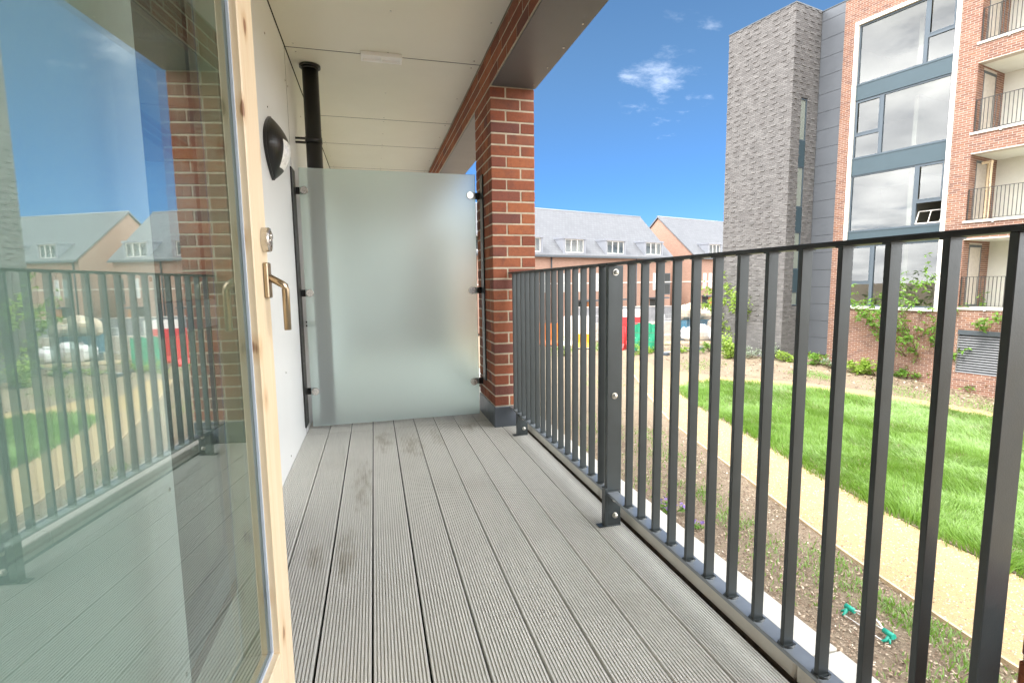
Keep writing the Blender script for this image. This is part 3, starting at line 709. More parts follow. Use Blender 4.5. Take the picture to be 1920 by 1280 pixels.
# ------------------------------------------------------------------ railings
def bolt_mesh():
    b = MB(); b.tube([(0, 0, 0), (0, 0, .003)], .013, 16); b.tube([(0, 0, .003), (0, 0, .008), (0, 0, .013), (0, 0, .016)], [.0105, .0100, .0075, .003], 12); return b.mesh('bolt', ['zinc_bolt'])
BOLT = bolt_mesh()
BW, BT = .029, .012; RX = .922
def baluster_mesh():
    b = MB(); b.bbox(0, BW, -BT, 0, .148, 1.0960, .0012); b.tube([(BW/2, -BT/2, .146), (BW/2, -BT/2, .153)], [.021, .0165], 10, cap=False)
    b.box(-.004, BW+.004, -BT-.004, .004, .1485, .1515); b.box(-.003, BW+.003, -BT-.003, .003, 1.0925, 1.0958)
    me = b.mesh('baluster', ['anthracite']); return me
BAL = baluster_mesh()
def bolt_at(root, p):
    og = ORG[root.name]; link('bolt', BOLT, root, (p[0]-og[0], p[1]-og[1], p[2]-og[2]), (math.pi/2, 0, 0))
def railing(name, label, ya, yb, ys, posts):
    root = thing(name, label, 'railing', (RX, (ya+yb)/2, 0), group='balcony railing sections')
    h = MB(); h.bbox(RX-.006, RX+.036, ya, yb, 1.0958, 1.1065, .0018); h.build('handrail', 'rail_top_paint', root)
    h = MB(); h.bbox(RX-.006, RX+.044, ya, yb, .137, .1487, .0015); h.build('bottom_rail', 'bottom_rail_sky_sheen', root)
    og = ORG[root.name]
    for y in ys: link('baluster', BAL, root, (RX-og[0], y-og[1], 0))
    for (y, w, t) in posts:
        p = MB(); p.bbox(RX-.004, RX-.004+w, y-t, y, .002, 1.0957, .0015); p.build('post', 'anthracite', root)
    return root
Y_ = lambda k: 3.161*1.104-0  # first bar beside the pillar
far_ys = [3.49, 3.271, 3.123]
ystep = .1012
yp = 1.938
far_ys = [yp+ystep*.9+ystep*i for i in range(15)]
near_ys = [yp-.1655-ystep*i for i in range(12)]
def rails():
    r1 = railing('balcony_railing', 'dark grey flat bar railing section between brick pillar and bolted middle post', yp+.001, 3.53, far_ys, [])
    r2 = railing('balcony_railing', 'dark grey flat bar railing section nearest the viewer past the bolted post', .50, yp-.001, near_ys, [(yp-.0015, .066, .0115), (.563, .052, .013)])
    for root, y in ((r1, yp+.012), ):
        p = MB(); p.bbox(RX-.004, RX+.060, y-.011+.0, y, .149, 1.0955, .0012); p.build('post', 'anthracite', root)
    # floor brackets: angle with foot, two bolts
    for root, y, lab in ((r2, yp-.0135, 1), (r1, 3.30, 0)):
        b = MB(); b.bbox(RX-.008, RX+.056, y-.010, y, .004, .150, .0012); b.bbox(RX-.020, RX-.0085, y-.018, y+.014, .001, .170 if lab else .15, .0012); b.bbox(RX-.045, RX+.056, y-.016, y+.02, .0005, .0042, .001)
        b.build('floor_bracket', 'anthracite', root)
        for z in (.118, .046): bolt_at(root, (RX+.030, y-.0102, z))
    bolt_at(r2, (RX+.028, yp-.0132, 1.068)); bolt_at(r2, (RX+.028, yp-.0132, .56))
rails()

# ------------------------------------------------------------------ frosted screen
def screen():
    root = thing('privacy_screen', 'frosted glass privacy screen clamped between wall and brick pillar', 'screen', (.15, 3.867, 0))
    xa, xb, za, zb, y0, y1 = -.459, .7589, .027, 1.828, 3.867, 3.877
    b = MB(); b.quad([(xa, y0, za), (xb, y0, za), (xb, y0, zb), (xa, y0, zb)]); 
    e = MB(); e.box(xa, xb, y0+.0005, y1, za-.002, za); e.box(xa, xb, y0+.0005, y1, zb, zb+.0015); e.box(xa-.0015, xa, y0+.0005, y1, za, zb); e.box(xb, xb+.0015, y0+.0005, y1, za, zb)
    b.build('glass_sheet', 'frosted_glass', root); e.build('polished_edge', 'glass_edge', root)
    f = MB(); f.bbox(WX+.001, WX+.011, 3.735, 3.888, .052, 1.808, .0015); f.build('mounting_bar', 'black_plastic', root)
    f = MB(); f.bbox(PX0-.012, PX0-.0015, 3.800, 3.888, .295, 1.822, .0015); f.build('mounting_bar', 'anthracite', root)
    og = ORG[root.name]
    cm = MB(); cm.tube([(0, .014, 0), (0, -.004, 0), (0, -.006, 0)], [.0265, .0265, .0245], 24); cm.tube([(0, -.006, 0), (0, -.0075, 0)], [.009, .008], 12); cd = cm.mesh('clamp_disc', ['steel'])
    for z in (1.678, .979, .281):
        k = MB(); k.bbox(WX+.0115, -.427, 3.8785, 3.886, z-.0235, z+.0235, .0012); k.build('clamp_arm', 'black_plastic', root)
        link('clamp_disc', cd, root, (-.430-og[0], 3.852-og[1], z))
        k = MB(); k.bbox(.719, PX0-.0125, 3.8785, 3.886, z-.0235, z+.0235, .0012); k.build('clamp_arm', 'black_plastic', root)
        link('clamp_disc', cd, root, (.719-og[0], 3.852-og[1], z))
    for y, x, zs in ((3.76, WX+.012, (1.70, 1.3, 1.05, .7, .5, .12)), ):
        for z in zs: link('screw', SCREW, root, (x-og[0], y-og[1], z), (0, math.pi/2, 0))
    for z in (1.74, 1.2, .66, .36): link('screw', SCREW, root, (PX0-.012-og[0], 3.815-og[1], z), (0, -math.pi/2, 0))
screen()
def pipe():
    x, y = -.372, 4.10
    root = thing('drain_pipe', 'black vertical drain pipe behind the top of the frosted screen', 'pipe', (x, y, 0))
    b = MB(); b.tube([(x, y, 0), (x, y, ZC-.012)], .055, 24); b.build('pipe_run', 'black_pipe', root)
    b = MB(); b.tube([(x, y, ZC-.016), (x, y, ZC-.001)], .072, 24); b.tube([(x, y, ZC-.03), (x, y, ZC-.016)], [.058, .060], 24); b.build('collar', 'black_pipe', root)
    for z in (2.07, .75):
        b = MB(); b.tube([(x, y, z-.02), (x, y, z+.02)], .059, 24); b.box(WX+.002, x-.05, y-.012, y+.012, z+.006, z+.018); b.box(WX+.002, x-.05, y-.012, y+.012, z-.022, z-.010); b.build('pipe_bracket', 'black_pipe', root)
pipe()
def lamp():
    y, z, x = 3.05, 1.752, WX
    root = thing('bulkhead_lamp', 'black pointed oval bulkhead lamp with white lens on the wall panel', 'lamp', (x, y, z))
    W, H, D = .175, .160, .085; nu, nv = 24, 24
    def P(u, v, k=1.0):
        a = math.pi*u/nu; q = -1+2*v/nv; w = max(0., 1-abs(q)**2.1); d = max(0., 1-abs(q)**1.9)
        return (x+.014+D*d*math.sin(a)**.85*k, y+W*w*math.cos(a), z+H*q)
    body, lens = MB(), MB()
    for v in range(nv):
        for u in range(nu):
            inl = 6 <= u < 17 and 4 <= v < 14
            (lens if inl else body).quad([P(u, v), P(u, v+1), P(u+1, v+1), P(u+1, v)], 0, True)
    ring = [(W*1.03*(1-abs(-1+2*v/24)**2.1)*s_, H*1.02*(-1+2*v/24)) for s_, vs in ((1, range(25)), (-1, range(23, 0, -1))) for v in vs]
    body.prism([(y+p, z+q) for p, q in ring], 'x', x+.0008, x+.015)
    body.build('housing', 'black_plastic', root); lens.build('lens', 'opal', root)
    s = MB(); s.tube([(x, y, z+.21), (x+.003, y, z+.21)], .004, 8); s.build('cable_hole', 'joint_dark', root)
lamp()
def vent():
    x0, x1, y0, y1 = -.018, .255, 3.765, 3.875; zb = ZC
    root = thing('ceiling_vent', 'small white two cell plastic vent fitted across the ceiling joint', 'vent', ((x0+x1)/2, (y0+y1)/2, zb))
    b = MB(); z0, z1 = zb-.026, zb-.001; t = .014; xm = (x0+x1)/2
    b.bbox(x0, x1, y0, y0+t, z0, z1, .002); b.bbox(x0, x1, y1-t, y1, z0, z1, .002); b.bbox(x0, x0+t, y0+t, y1-t, z0, z1, .002); b.bbox(x1-t, x1, y0+t, y1-t, z0, z1, .002); b.bbox(xm-.006, xm+.006, y0+t, y1-t, z0, z1, .002)
    b.build('frame', 'white_plastic', root)
    b = MB(); b.box(x0+t, x1-t, y0+t, y1-t, zb-.008, zb-.002); b.build('cell_floor', 'white_plastic', root)
vent()

# ------------------------------------------------------------------ timber door
def door():
    h = R(5.1); D = Vector((math.sin(h), math.cos(h), 0)); r = 1.22
    P0 = Vector((r*math.sin(R(-10.6)), r*math.cos(R(-10.6)), 0)); o = P0+D*(.041-.93)
    root = thing('timber_door', 'open pine framed glazed balcony door with lever handle', 'door', (o.x, o.y, 0), math.pi/2-h, None, True)
    zt, zb, rt, rb = 2.16, .025, 2.06, .233; th = .078; sw = .095
    def member(name, x0, x1, z0, z1):
        b = MB(); b.bbox(x0, x1, 0, .018, z0, z1, .002); b.bbox(x0, x1, .0185, th, z0, z1, .002); b.build(name, 'pine', root)
    member('lock_stile', .93-sw, .93, zb, zt); member('hinge_stile', 0, sw, zb, zt)
    member('bottom_rail', sw+.0005, .93-sw-.0005, zb, rb); member('top_rail', sw+.0005, .93-sw-.0005, rt, zt)
    x0, x1 = sw, .93-sw
    p = MB(); p.box(x0+.001, x1-.001, .020, .046, rb+.001, rt-.001); p.build('glass_pane', 'door_glass', root)
    k = MB(); q = .0055
    k.box(x0, x0+q, .0145, .0195, rb, rt); k.box(x1-q, x1, .0145, .0195, rb, rt); k.box(x0+q, x1-q, .0145, .0195, rb, rb+q); k.box(x0+q, x1-q, .0145, .0195, rt-q, rt); k.build('gasket', 'rubber_gasket', root)
    xs = .93-.041+.012
    hp = MB(); hp.bbox(xs-.014, xs+.014, -.010, -.0005, 1.005, 1.080, .002)
    hd = hp.build('handle', 'bronze_steel', root)
    lv = MB(); lv.tube([(xs, -.009, 1.049), (xs+.001, -.034, 1.034), (xs+.002, -.0385, 1.030), (xs+.002, -.0395, 1.024), (xs+.002, -.0395, .935)], [.0074, .0076, .0080, .0078, .0074], 14); lv.build('lever', 'bronze_steel', hd)
    e = MB(); n = 24
    def oval(y, kx, kz): return [(xs+.0165*kx*math.cos(2*math.pi*i/n), y, 1.128+.026*kz*math.sin(2*math.pi*i/n)) for i in range(n)]
    rings = [oval(-.0005, 1, 1), oval(-.013, 1, 1), oval(-.0165, .9, .94), oval(-.0168, .72, .82), oval(-.014, .66, .78)]
    for A, B in zip(rings, rings[1:]):
        for i in range(n): e.quad([A[i], B[i], B[(i+1) % n], A[(i+1) % n]], 0, True)
    e.quad(rings[-1][::-1]); e.tube([(xs, -.020, 1.136), (xs, -.0135, 1.136)], .0065, 12); e.box(xs-.002, xs+.002, -.0185, -.0136, 1.112, 1.126); e.build('lock_escutcheon', 'steel', root)
door()

# ------------------------------------------------------------------ own building beyond the balcony
def own_block():
    root = thing('apartment_block', 'near red brick apartment block that the balcony belongs to', 'building', (-3, 2, -2.75))
    b = MB()
    b.box(-9, 1.118, -14, 16, ZC+.11, 6.2)                     # storeys above
    b.box(-9, -1.62, -14, 16, -2.76, ZC+.1); b.box(-1.61, WX-.035, -14, 1.29, -2.76, ZC+.1); b.box(-1.61, WX-.035, 2.21, 16, -2.76, ZC+.1)
    b.box(WX-.035, 1.118, -14, -1.41, -2.76, ZC+.105); b.box(WX-.035, 1.118, YE+.01, 16, -2.76, ZC+.105); b.box(WX-.02, 1.0, -1.4, YE, -2.76, -.13)
    b.build('wall', 'house_brick', root)
    for y in (-9.5, 9.5):
        for z in (-.2, 3.2):
            f = MB(); f.box(1.12, 1.15, y-1.5, y+1.5, z, z+2.1); w = f.build('window', 'white_surround', root)
            p = MB(); p.box(1.151, 1.158, y-1.42, y+1.42, z+.08, z+2.02); p.build('pane', 'dark_interior', w)
own_block()

# ------------------------------------------------------------------ opposite building
def wall_bricks(u0, u1, z0, z1, holes, proj=None, phase=0.0):
    out = []; zc = z0; c = 0
    while zc < z1-.02:
        za, zb = zc+.006, min(zc+.069, z1)
        segs = [(u0, u1)]
        for (a, b_, p, q) in holes:
            if zb > p+.01 and za < q-.01:
                ns = []
                for s0, s1 in segs:
                    if b_ <= s0 or a >= s1: ns.append((s0, s1)); continue
                    if a > s0: ns.append((s0, a))
                    if b_ < s1: ns.append((b_, s1))
                segs = ns
        u = u0-(.1125 if c % 2 else 0)-phase; k = 0
        while u < u1:
            for s0, s1 in segs:
                a, e = max(u+.006, s0), min(u+.219, s1)
                if e-a > .02: out.append((a, e, za, zb, (proj(c, k, zc) if proj else 0.0)))
            u += .225; k += 1
        zc += .075; c += 1
    return out
def bricks_to(b, lst, fm, depth=.012):
    # fm(u, v_out, z) -> xyz ; five faces per brick
    for (a, e, za, zb, pr) in lst:
        o = pr+rnd.uniform(-.0015, .0015); r = rnd.uniform(.02, .98)
        F = [fm(a, o, za), fm(e, o, za), fm(e, o, zb), fm(a, o, zb)]; B = [fm(a, -depth, za), fm(e, -depth, za), fm(e, -depth, zb), fm(a, -depth, zb)]
        b.quad(F, 0, False, r); b.quad([B[3], F[3], F[2], B[2]][::-1], 0, False, r); b.quad([B[0], B[1], F[1], F[0]], 0, False, r)
        b.quad([B[0], F[0], F[3], B[3]], 0, False, r); b.quad([F[1], B[1], B[2], F[2]], 0, False, r)
def opposite():
    O = FM*FDIST; gz = -3.2
    root = thing('apartment_building', 'four storey brick and grey apartment building across the garden', 'building', (O.x, O.y, 0), math.atan2(-FD.y, -FD.x), None, True)
    # local frame: x runs right along the facade (x = -s), y runs into the building, z up with 0 at the deck level
    XL, XR = -13.13, 3.0; ZT = 12.05
    bay = (-12.69, -9.22, -.19, 11.05)
    recs = [(-.03, 2.30), (2.93, 5.16), (5.86, 8.10), (8.75, 11.0)]; rx0, rx1 = -8.66, -4.4
    louv = (-8.60, -6.6, -2.31, -.80)
    holes = [bay, louv]+[(rx0, rx1, a, b) for a, b in recs]
    # backing wall as boxes around the openings
    w = MB(); y0, y1 = .0035, .33
    w.box(XL, bay[0], y0, y1, gz, ZT); w.box(bay[0], bay[1], y0, y1, gz, bay[2]); w.box(bay[0], bay[1], y0, y1, bay[3], ZT); w.box(bay[1], rx0, y0, y1, gz, ZT)
    zs = [gz]+[v for ab in recs for v in ab]+[ZT]
    for a, b in zip(zs[2::2], zs[3::2]): w.box(rx0, rx1, y0, y1, a, b)
    w.box(rx0, rx1, y0, y1, -.80, -.03); w.box(louv[1], rx1, y0, y1, gz, -.80); w.box(rx0, louv[1], y0, y1, gz, -2.31); w.box(rx0, louv[0], y0, y1, -2.31, -.80)
    w.box(rx1, XR, y0, y1, gz, ZT); w.box(XL, XR, y1+.001, 9, ZT-.4, ZT); w.box(XL, XR, 8.7, 9, gz, ZT-.41); w.box(XR-.3, XR, y1+.001, 8.69, gz, ZT-.41)
    wall_o = w.build('wall', 'pale_mortar', root)
    cp = MB(); cp.box(XL-.02, XR, -.03, .36, ZT+.002, ZT+.05); cp.build('parapet_coping', 'dark_grey_paint', root)
    lst = wall_bricks(XL, 0.0, gz, ZT-.01, holes)
    # nearest 300 bricks (around the pier between window bay and balconies) as single pieces
    cx, cz = -9.0, 1.0
    def dist(q): return abs((q[0]+q[1])/2-cx)*1.2+abs((q[2]+q[3])/2-cz)*.55
    lst.sort(key=dist); single, rest = lst[:290], lst[290:]
    fm = lambda u, v, z: (u, -v, z)
    b = MB(); bricks_to(b, rest, fm)
    for rec in recs:                                            # brick return on the left side of each balcony
        rl = wall_bricks(.0, 2.0, rec[0], rec[1], [(.45, 1.42, rec[0], rec[1]-.12)])
        bricks_to(b, rl, lambda u, v, z: (rx0+v+.005, u, z))
    b.build('brickwork', 'orange_brick', root, kind='stuff')
    for (a, e, za, zb, pr) in single:
        lv = rnd.randrange(9); dx, dz = round(e-a, 3), round(zb-za, 3); key = ('o', dx, dz, lv)
        if key not in BR:
            q = MB(); q.bbox(-dx/2, dx/2, -.001, .012, -dz/2, dz/2, .002, 0, .02+.96*lv/8); BR[key] = q.mesh('brick', ['orange_brick'])
        link('brick', BR[key], root, ((a+e)/2, rnd.uniform(-.0015, .0015), (za+zb)/2))
    # white surround
    s = MB(); t = .135
    s.box(bay[0], bay[0]+t, -.05, .20, bay[2]+.11, bay[3]-t); s.box(bay[1]-t, bay[1], -.05, .20, bay[2]+.11, bay[3]-t); s.box(bay[0], bay[1], -.05, .20, bay[3]-t, bay[3]); s.box(bay[0], bay[1], -.07, .20, bay[2], bay[2]+.11)
    s.build('window_surround', 'white_surround', root)
    xa, xb = bay[0]+t, bay[1]-t
    # spandrels
    for a, c in ((8.06, 8.65), (5.15, 5.81), (2.35, 2.92)):
        m = MB(); m.box(xa+.002, xb-.002, .03, .16, a+.03, c-.03); m.box(xa+.002, xb-.002, .012, .16, c-.03, c); m.box(xa+.002, xb-.002, .012, .16, a, a+.03); m.build('spandrel_panel', 'spandrel_blue_grey', root)
    def framed(x0, x1, z0, z1, mx, side, tz, lab, opened=False):
        f = MB(); t = .055; ya, yb = .045, .14
        f.box(x0+.003, x0+t, ya, yb, z0, z1); f.box(x1-t, x1-.003, ya, yb, z0, z1); f.box(x0+t, x1-t, ya, yb, z1-t, z1-.002); f.box(x0+t, x1-t, ya, yb, z0+.002, z0+t); f.box(mx-.06, mx+.06, ya-.004, yb, z0+t, z1-t)
        cells = [(x0+t, mx-.06), (mx+.06, x1-t)]
        sm = cells[side]; f.box(sm[0], sm[1], ya-.003, yb, tz-.05, tz+.05)
        # inner sash lines
        for (a, c, p, q) in ((sm[0], sm[1], tz+.05, z1-t),):
            k = .04; f.box(a, a+k, ya-.012, ya-.004, p, q); f.box(c-k, c, ya-.012, ya-.004, p, q); f.box(a+k, c-k, ya-.012, ya-.004, q-k, q); f.box(a+k, c-k, ya-.012, ya-.004, p, p+k)
        win = f.build('window', 'frame_blue_grey', root, label=lab)
        big = cells[1-side]
        panes = [(big[0], big[1], z0+t, z1-t), (sm[0], sm[1], tz+.05, z1-t)]
        if not opened: panes.append((sm[0], sm[1], z0+t, tz-.05))
        for (a, c, p, q) in panes:
            pn = MB(); pn.quad([(a, .09, p), (c, .09, p), (c, .09, q), (a, .09, q)]); pn.build('pane', 'window_glass', win)
        if opened:                                             # white sash tilted out at the bottom
            sm_ = MB(); a, c, p, q = sm[0], sm[1], z0+t, tz-.06; L = q-p; an = R(52); k = .032
            def T(u, v, d): return (u, .26-math.sin(an)*v*.35+d*.8, p+.02+L*.62-v*.62+d*.0)
            for (u0, u1, v0, v1) in ((a, c, 0, k), (a, c, L-k, L), (a, a+k, k, L-k), (c-k, c, k, L-k), ((a+c)/2, (a+c)/2+k*.7, k, L-k)):
                A = [T(u0, v0, 0), T(u1, v0, 0), T(u1, v1, 0), T(u0, v1, 0)]; Bk = [(x, y+.045, z+.02) for x, y, z in A]
                sm_.quad(A[::-1]); sm_.quad(Bk)
                for i in range(4): sm_.quad([A[i], A[(i+1) % 4], Bk[(i+1) % 4], Bk[i]])
            sm_.build('tilted_sash', 'white_surround', win)
    framed(xa, xb, 8.65, 10.9, -10.25, 1, 9.58, 'top storey window with narrow lights on the right')
    framed(xa, xb, 5.81, 8.05, -11.57, 0, 6.72, 'third storey window with narrow lights on the left')
    framed(xa, xb, 2.92, 5.15, -10.25, 1, 3.80, 'second storey window with its lower right sash tilted open', True)
    framed(xa, xb, -.08, 2.35, -11.57, 0, .85, 'lowest window with narrow lights on the left')
    # rooms behind the windows
    for z0, z1 in ((8.62, 10.95), (5.78, 8.1), (2.89, 5.2), (-.12, 2.4)):
        r = MB(); X0, X1, Y0, Y1 = xa-1.2, xb+.35, .335, 4.6
        r.quad([(X0, Y1, z0), (X1, Y1, z0), (X1, Y1, z1), (X0, Y1, z1)]); r.quad([(X0, Y0, z0), (X0, Y1, z0), (X0, Y1, z1), (X0, Y0, z1)]); r.quad([(X1, Y1, z0), (X1, Y0, z0), (X1, Y0, z1), (X1, Y1, z1)])
        r.quad([(X0, Y0, z1), (X0, Y1, z1), (X1, Y1, z1), (X1, Y0, z1)]); r.quad([(X0, Y0, z0), (X1, Y0, z0), (X1, Y1, z0), (X0, Y1, z0)], 1)
        r.box(xa+1.35, xa+1.5, 1.6, Y1-.01, z0+.004, z1-.004)    # partition
        r.build('room', ['room_wall', 'room_floor'], root)
    # recessed balconies
    for i, (a, c) in enumerate(recs):
        dpt = 2.0; e = rx0+.010
        r = MB(); r.box(rx0-.06, rx1+.06, dpt, dpt+.1, a, c); r.box(rx1+.001, rx1+.06, .335, dpt-.001, a, c); r.box(rx0-.06, rx1+.06, .335, dpt-.001, c+.002, c+.1); r.box(rx0-.06, rx1+.06, .335, dpt-.001, a-.1, a-.004)
        r.build('balcony_recess', 'recess_panel', root)
        q = MB(); q.box(rx0-.30, rx0+.0015, .335, dpt-.001, a, c); q.build('recess_return', 'pale_mortar', root)
        k = MB(); k.bbox(rx0-.06, rx1, -.045, .30, a-.062, a+.012, .006); k.build('balcony_coping', 'white_surround', root)
        # balcony door in the return wall
        d = MB(); y0, y1, dz = .46, 1.40, c-.14; x = rx0-.004; t = .055
        d.box(x-.03, x+.012, y0, y0+t, a+.02, dz); d.box(x-.03, x+.012, y1-t, y1, a+.02, dz); d.box(x-.03, x+.012, y0+t, y1-t, dz-t*1.6, dz); d.box(x-.03, x+.012, y0+t, y1-t, a+.02, a+.09)
        do = d.build('balcony_door', 'dark_grey_paint', root)
        pn = MB(); pn.quad([(x, y0+t, a+.09), (x, y1-t, a+.09), (x, y1-t, dz-t*1.6), (x, y0+t, dz-t*1.6)]); pn.build('pane', 'opal' if False else 'recess_panel', do)
        if i == 1:
            d = MB(); d.bbox(x+.02, x+.06, 1.25, 1.33, a+.03, dz-.01, .003); d.bbox(x+.30, x+.34, .72, .80, a+.03, dz-.03, .003); d.bbox(x+.02, x+.34, .80, .84, dz-.12, dz-.03, .003); d.build('open_door_leaf', 'pine', root)
        # railing on the facade line
        rl = MB(); rl.box(rx0+.02, rx1-.02, .035, .075, a+1.06, a+1.075); rl.box(rx0+.02, rx1-.02, .035, .075, a+.06, a+.075); rl.box(rx0+.02, rx0+.032, .03, .085, a+.012, a+1.06)
        ro = rl.build('balcony_rail', 'rail_top_paint', root)
        bm = MB(); bm.box(0, .012, .038, .070, a+.075, a+1.06); me = bm.mesh('baluster', ['rail_top_paint']); x = rx0+.13; n = 0
        while x < rx1-.05 and n < 22: link('baluster', me, ro, (x, 0, 0)); x += .105; n += 1
        s = MB(); s.tube([(rx0+.75, -.03, a-.10), (rx0+.75, -.03, a-.062)], .035, 10); s.build('overflow_spout', 'galvanised', root)
    # louvred vent
    l = MB(); l.box(louv[0], louv[1], .16, .2, louv[2], louv[3]); l.box(louv[0], louv[1], -.004, .05, louv[3]-.16, louv[3]-.002); lo = l.build('louvre', 'dark_grey_paint', root, label='dark louvred vent low in the brick wall')
    sl = MB(); sl.prism([(.03, .0), (.042, .0), (.075, .040), (.063, .040)], 'x', louv[0]+.002, louv[1]-.002); me = sl.mesh('slat', ['slat_grey']); z = louv[2]+.02
    while z < louv[3]-.2: link('slat', me, lo, (0, 0, z)); z += .088
    # grey cladding strip and stair tower
    TS, TW, TM = -14.12, 3.22, -1.665                          # right edge x, width, front y
    z = -2.24; pb = MB(); pb.box(TS, XL-.002, .10, .3, -2.25, 12.1); pb.build('cladding_backing', 'joint_dark', root)
    hgt = .7335
    while z < 12.0:
        p = MB(); p.bbox(TS+.004, XL-.006, .07, .098, z+.006, min(z+hgt, 12.1)-.006, .002); p.build('cladding_panel', 'cladding_grey', root); z += hgt
    p = MB(); p.box(TS, XL-.002, .12, .3, gz, -2.255); p.build('cladding_plinth', 'orange_brick', root)
    T = MB(); sy0, sy1 = TM+21.22-20.635, TM+21.67-20.635
    T.box(TS-TW, TS-.16, TM+.005, 4.5, gz, 12.10); T.box(TS-.159, TS-.005, TM+.005, sy0, gz, 12.10); T.box(TS-.159, TS-.005, sy1, 4.5, gz, 12.10); T.box(TS-.159, TS-.005, sy0+.0005, sy1-.0005, 8.55, 12.10); T.box(TS-.159, TS-.005, sy0+.0005, sy1-.0005, gz, -.13)
    T.build('stair_tower', 'grey_mortar', root)
    cp = MB(); cp.box(TS-TW-.02, TS+.02, TM-.02, 4.5, 12.102, 12.15); cp.build('tower_coping', 'dark_grey_paint', root)
    cp = MB(); cp.box(TS, XL, .05, 3, 12.102, 12.14); cp.build('cladding_coping', 'dark_grey_paint', root)
    def proj(c, k, z):
        if z < -.85: return 0.0
        return .024 if (c % 3 == 0 and (k+c//3) % 2 == 0 and ((k*7+c*13) % 11) > 1) else 0.0
    A = wall_bricks(TS-TW, TS, gz+.6, 12.09, [], proj, .05)
    slit = [(6.83, 8.52), (4.09, 5.77), (1.46, 3.05), (-.10, .50)]
    sx0, sx1 = 21.22-20.635, 21.67-20.635
    Bq = wall_bricks(0.0, 1.72, gz+.6, 12.09, [(sx0, sx1, -.13, 8.55)], proj, .02)
    fA = lambda u, v, z: (u, TM-v, z); fB = lambda u, v, z: (TS+v, TM+u, z)
    b = MB(); pa = [q for q in A if q[4] >= .02]; pb_ = [q for q in Bq if q[4] >= .02]
    bricks_to(b, [q for q in A if q[4] < .02], fA); bricks_to(b, [q for q in Bq if q[4] < .02], fB)
    allp = [(q, 0) for q in pa]+[(q, 1) for q in pb_]
    allp.sort(key=lambda t: abs((t[0][2]+t[0][3])/2-1.5)+(0 if t[1] == 0 else 0))
    for q, w_ in allp[295:]: bricks_to(b, [q], fB if w_ else fA)
    b.build('grey_brickwork', 'grey_brick', root, kind='stuff')
    for q, w_ in allp[:295]:
        a, e, za, zb, pr = q; lv = rnd.randrange(9); dx, dz = round(e-a, 3), round(zb-za, 3); key = ('g', w_, dx, dz, lv)
        if key not in BR:
            m_ = MB()
            if w_: m_.bbox(-.012, pr, -dx/2, dx/2, -dz/2, dz/2, .002, 0, .02+.96*lv/8)
            else: m_.bbox(-dx/2, dx/2, -pr, .012, -dz/2, dz/2, .002, 0, .02+.96*lv/8)
            BR[key] = m_.mesh('projecting_brick', ['grey_brick'])
        loc = (TS, TM+(a+e)/2, (za+zb)/2) if w_ else ((a+e)/2, TM, (za+zb)/2)
        link('projecting_brick', BR[key], root, loc)
    for z0, z1 in slit:
        f = MB(); x = TS-.05; Y0, Y1 = TM+sx0, TM+sx1; t = .045
        f.box(x-.05, x+.02, Y0+.002, Y0+t, z0, z1); f.box(x-.05, x+.02, Y1-t, Y1-.002, z0, z1); f.box(x-.05, x+.02, Y0+t, Y1-t, z1-t, z1); f.box(x-.05, x+.02, Y0+t, Y1-t, z0, z0+t)
        sw = f.build('slit_window', 'frame_blue_grey', root)
        p = MB(); p.box(x-.03, x-.02, Y0+t, Y1-t, z0+t, z1-t); p.build('pane', 'room_wall', sw)
        p = MB(); p.quad([(x, Y0+t, z0+t), (x, Y1-t, z0+t), (x, Y1-t, z1-t), (x, Y0+t, z1-t)]); p.build('pane', 'window_glass', sw)
    for z0, z1 in ((5.77, 6.83), (3.05, 4.09), (.50, 1.46)):
        p = MB(); p.box(TS-.1, TS-.02, TM+sx0+.003, TM+sx1-.003, z0+.003, z1-.003); p.build('slit_spandrel', 'spandrel_blue_grey', root)
opposite()

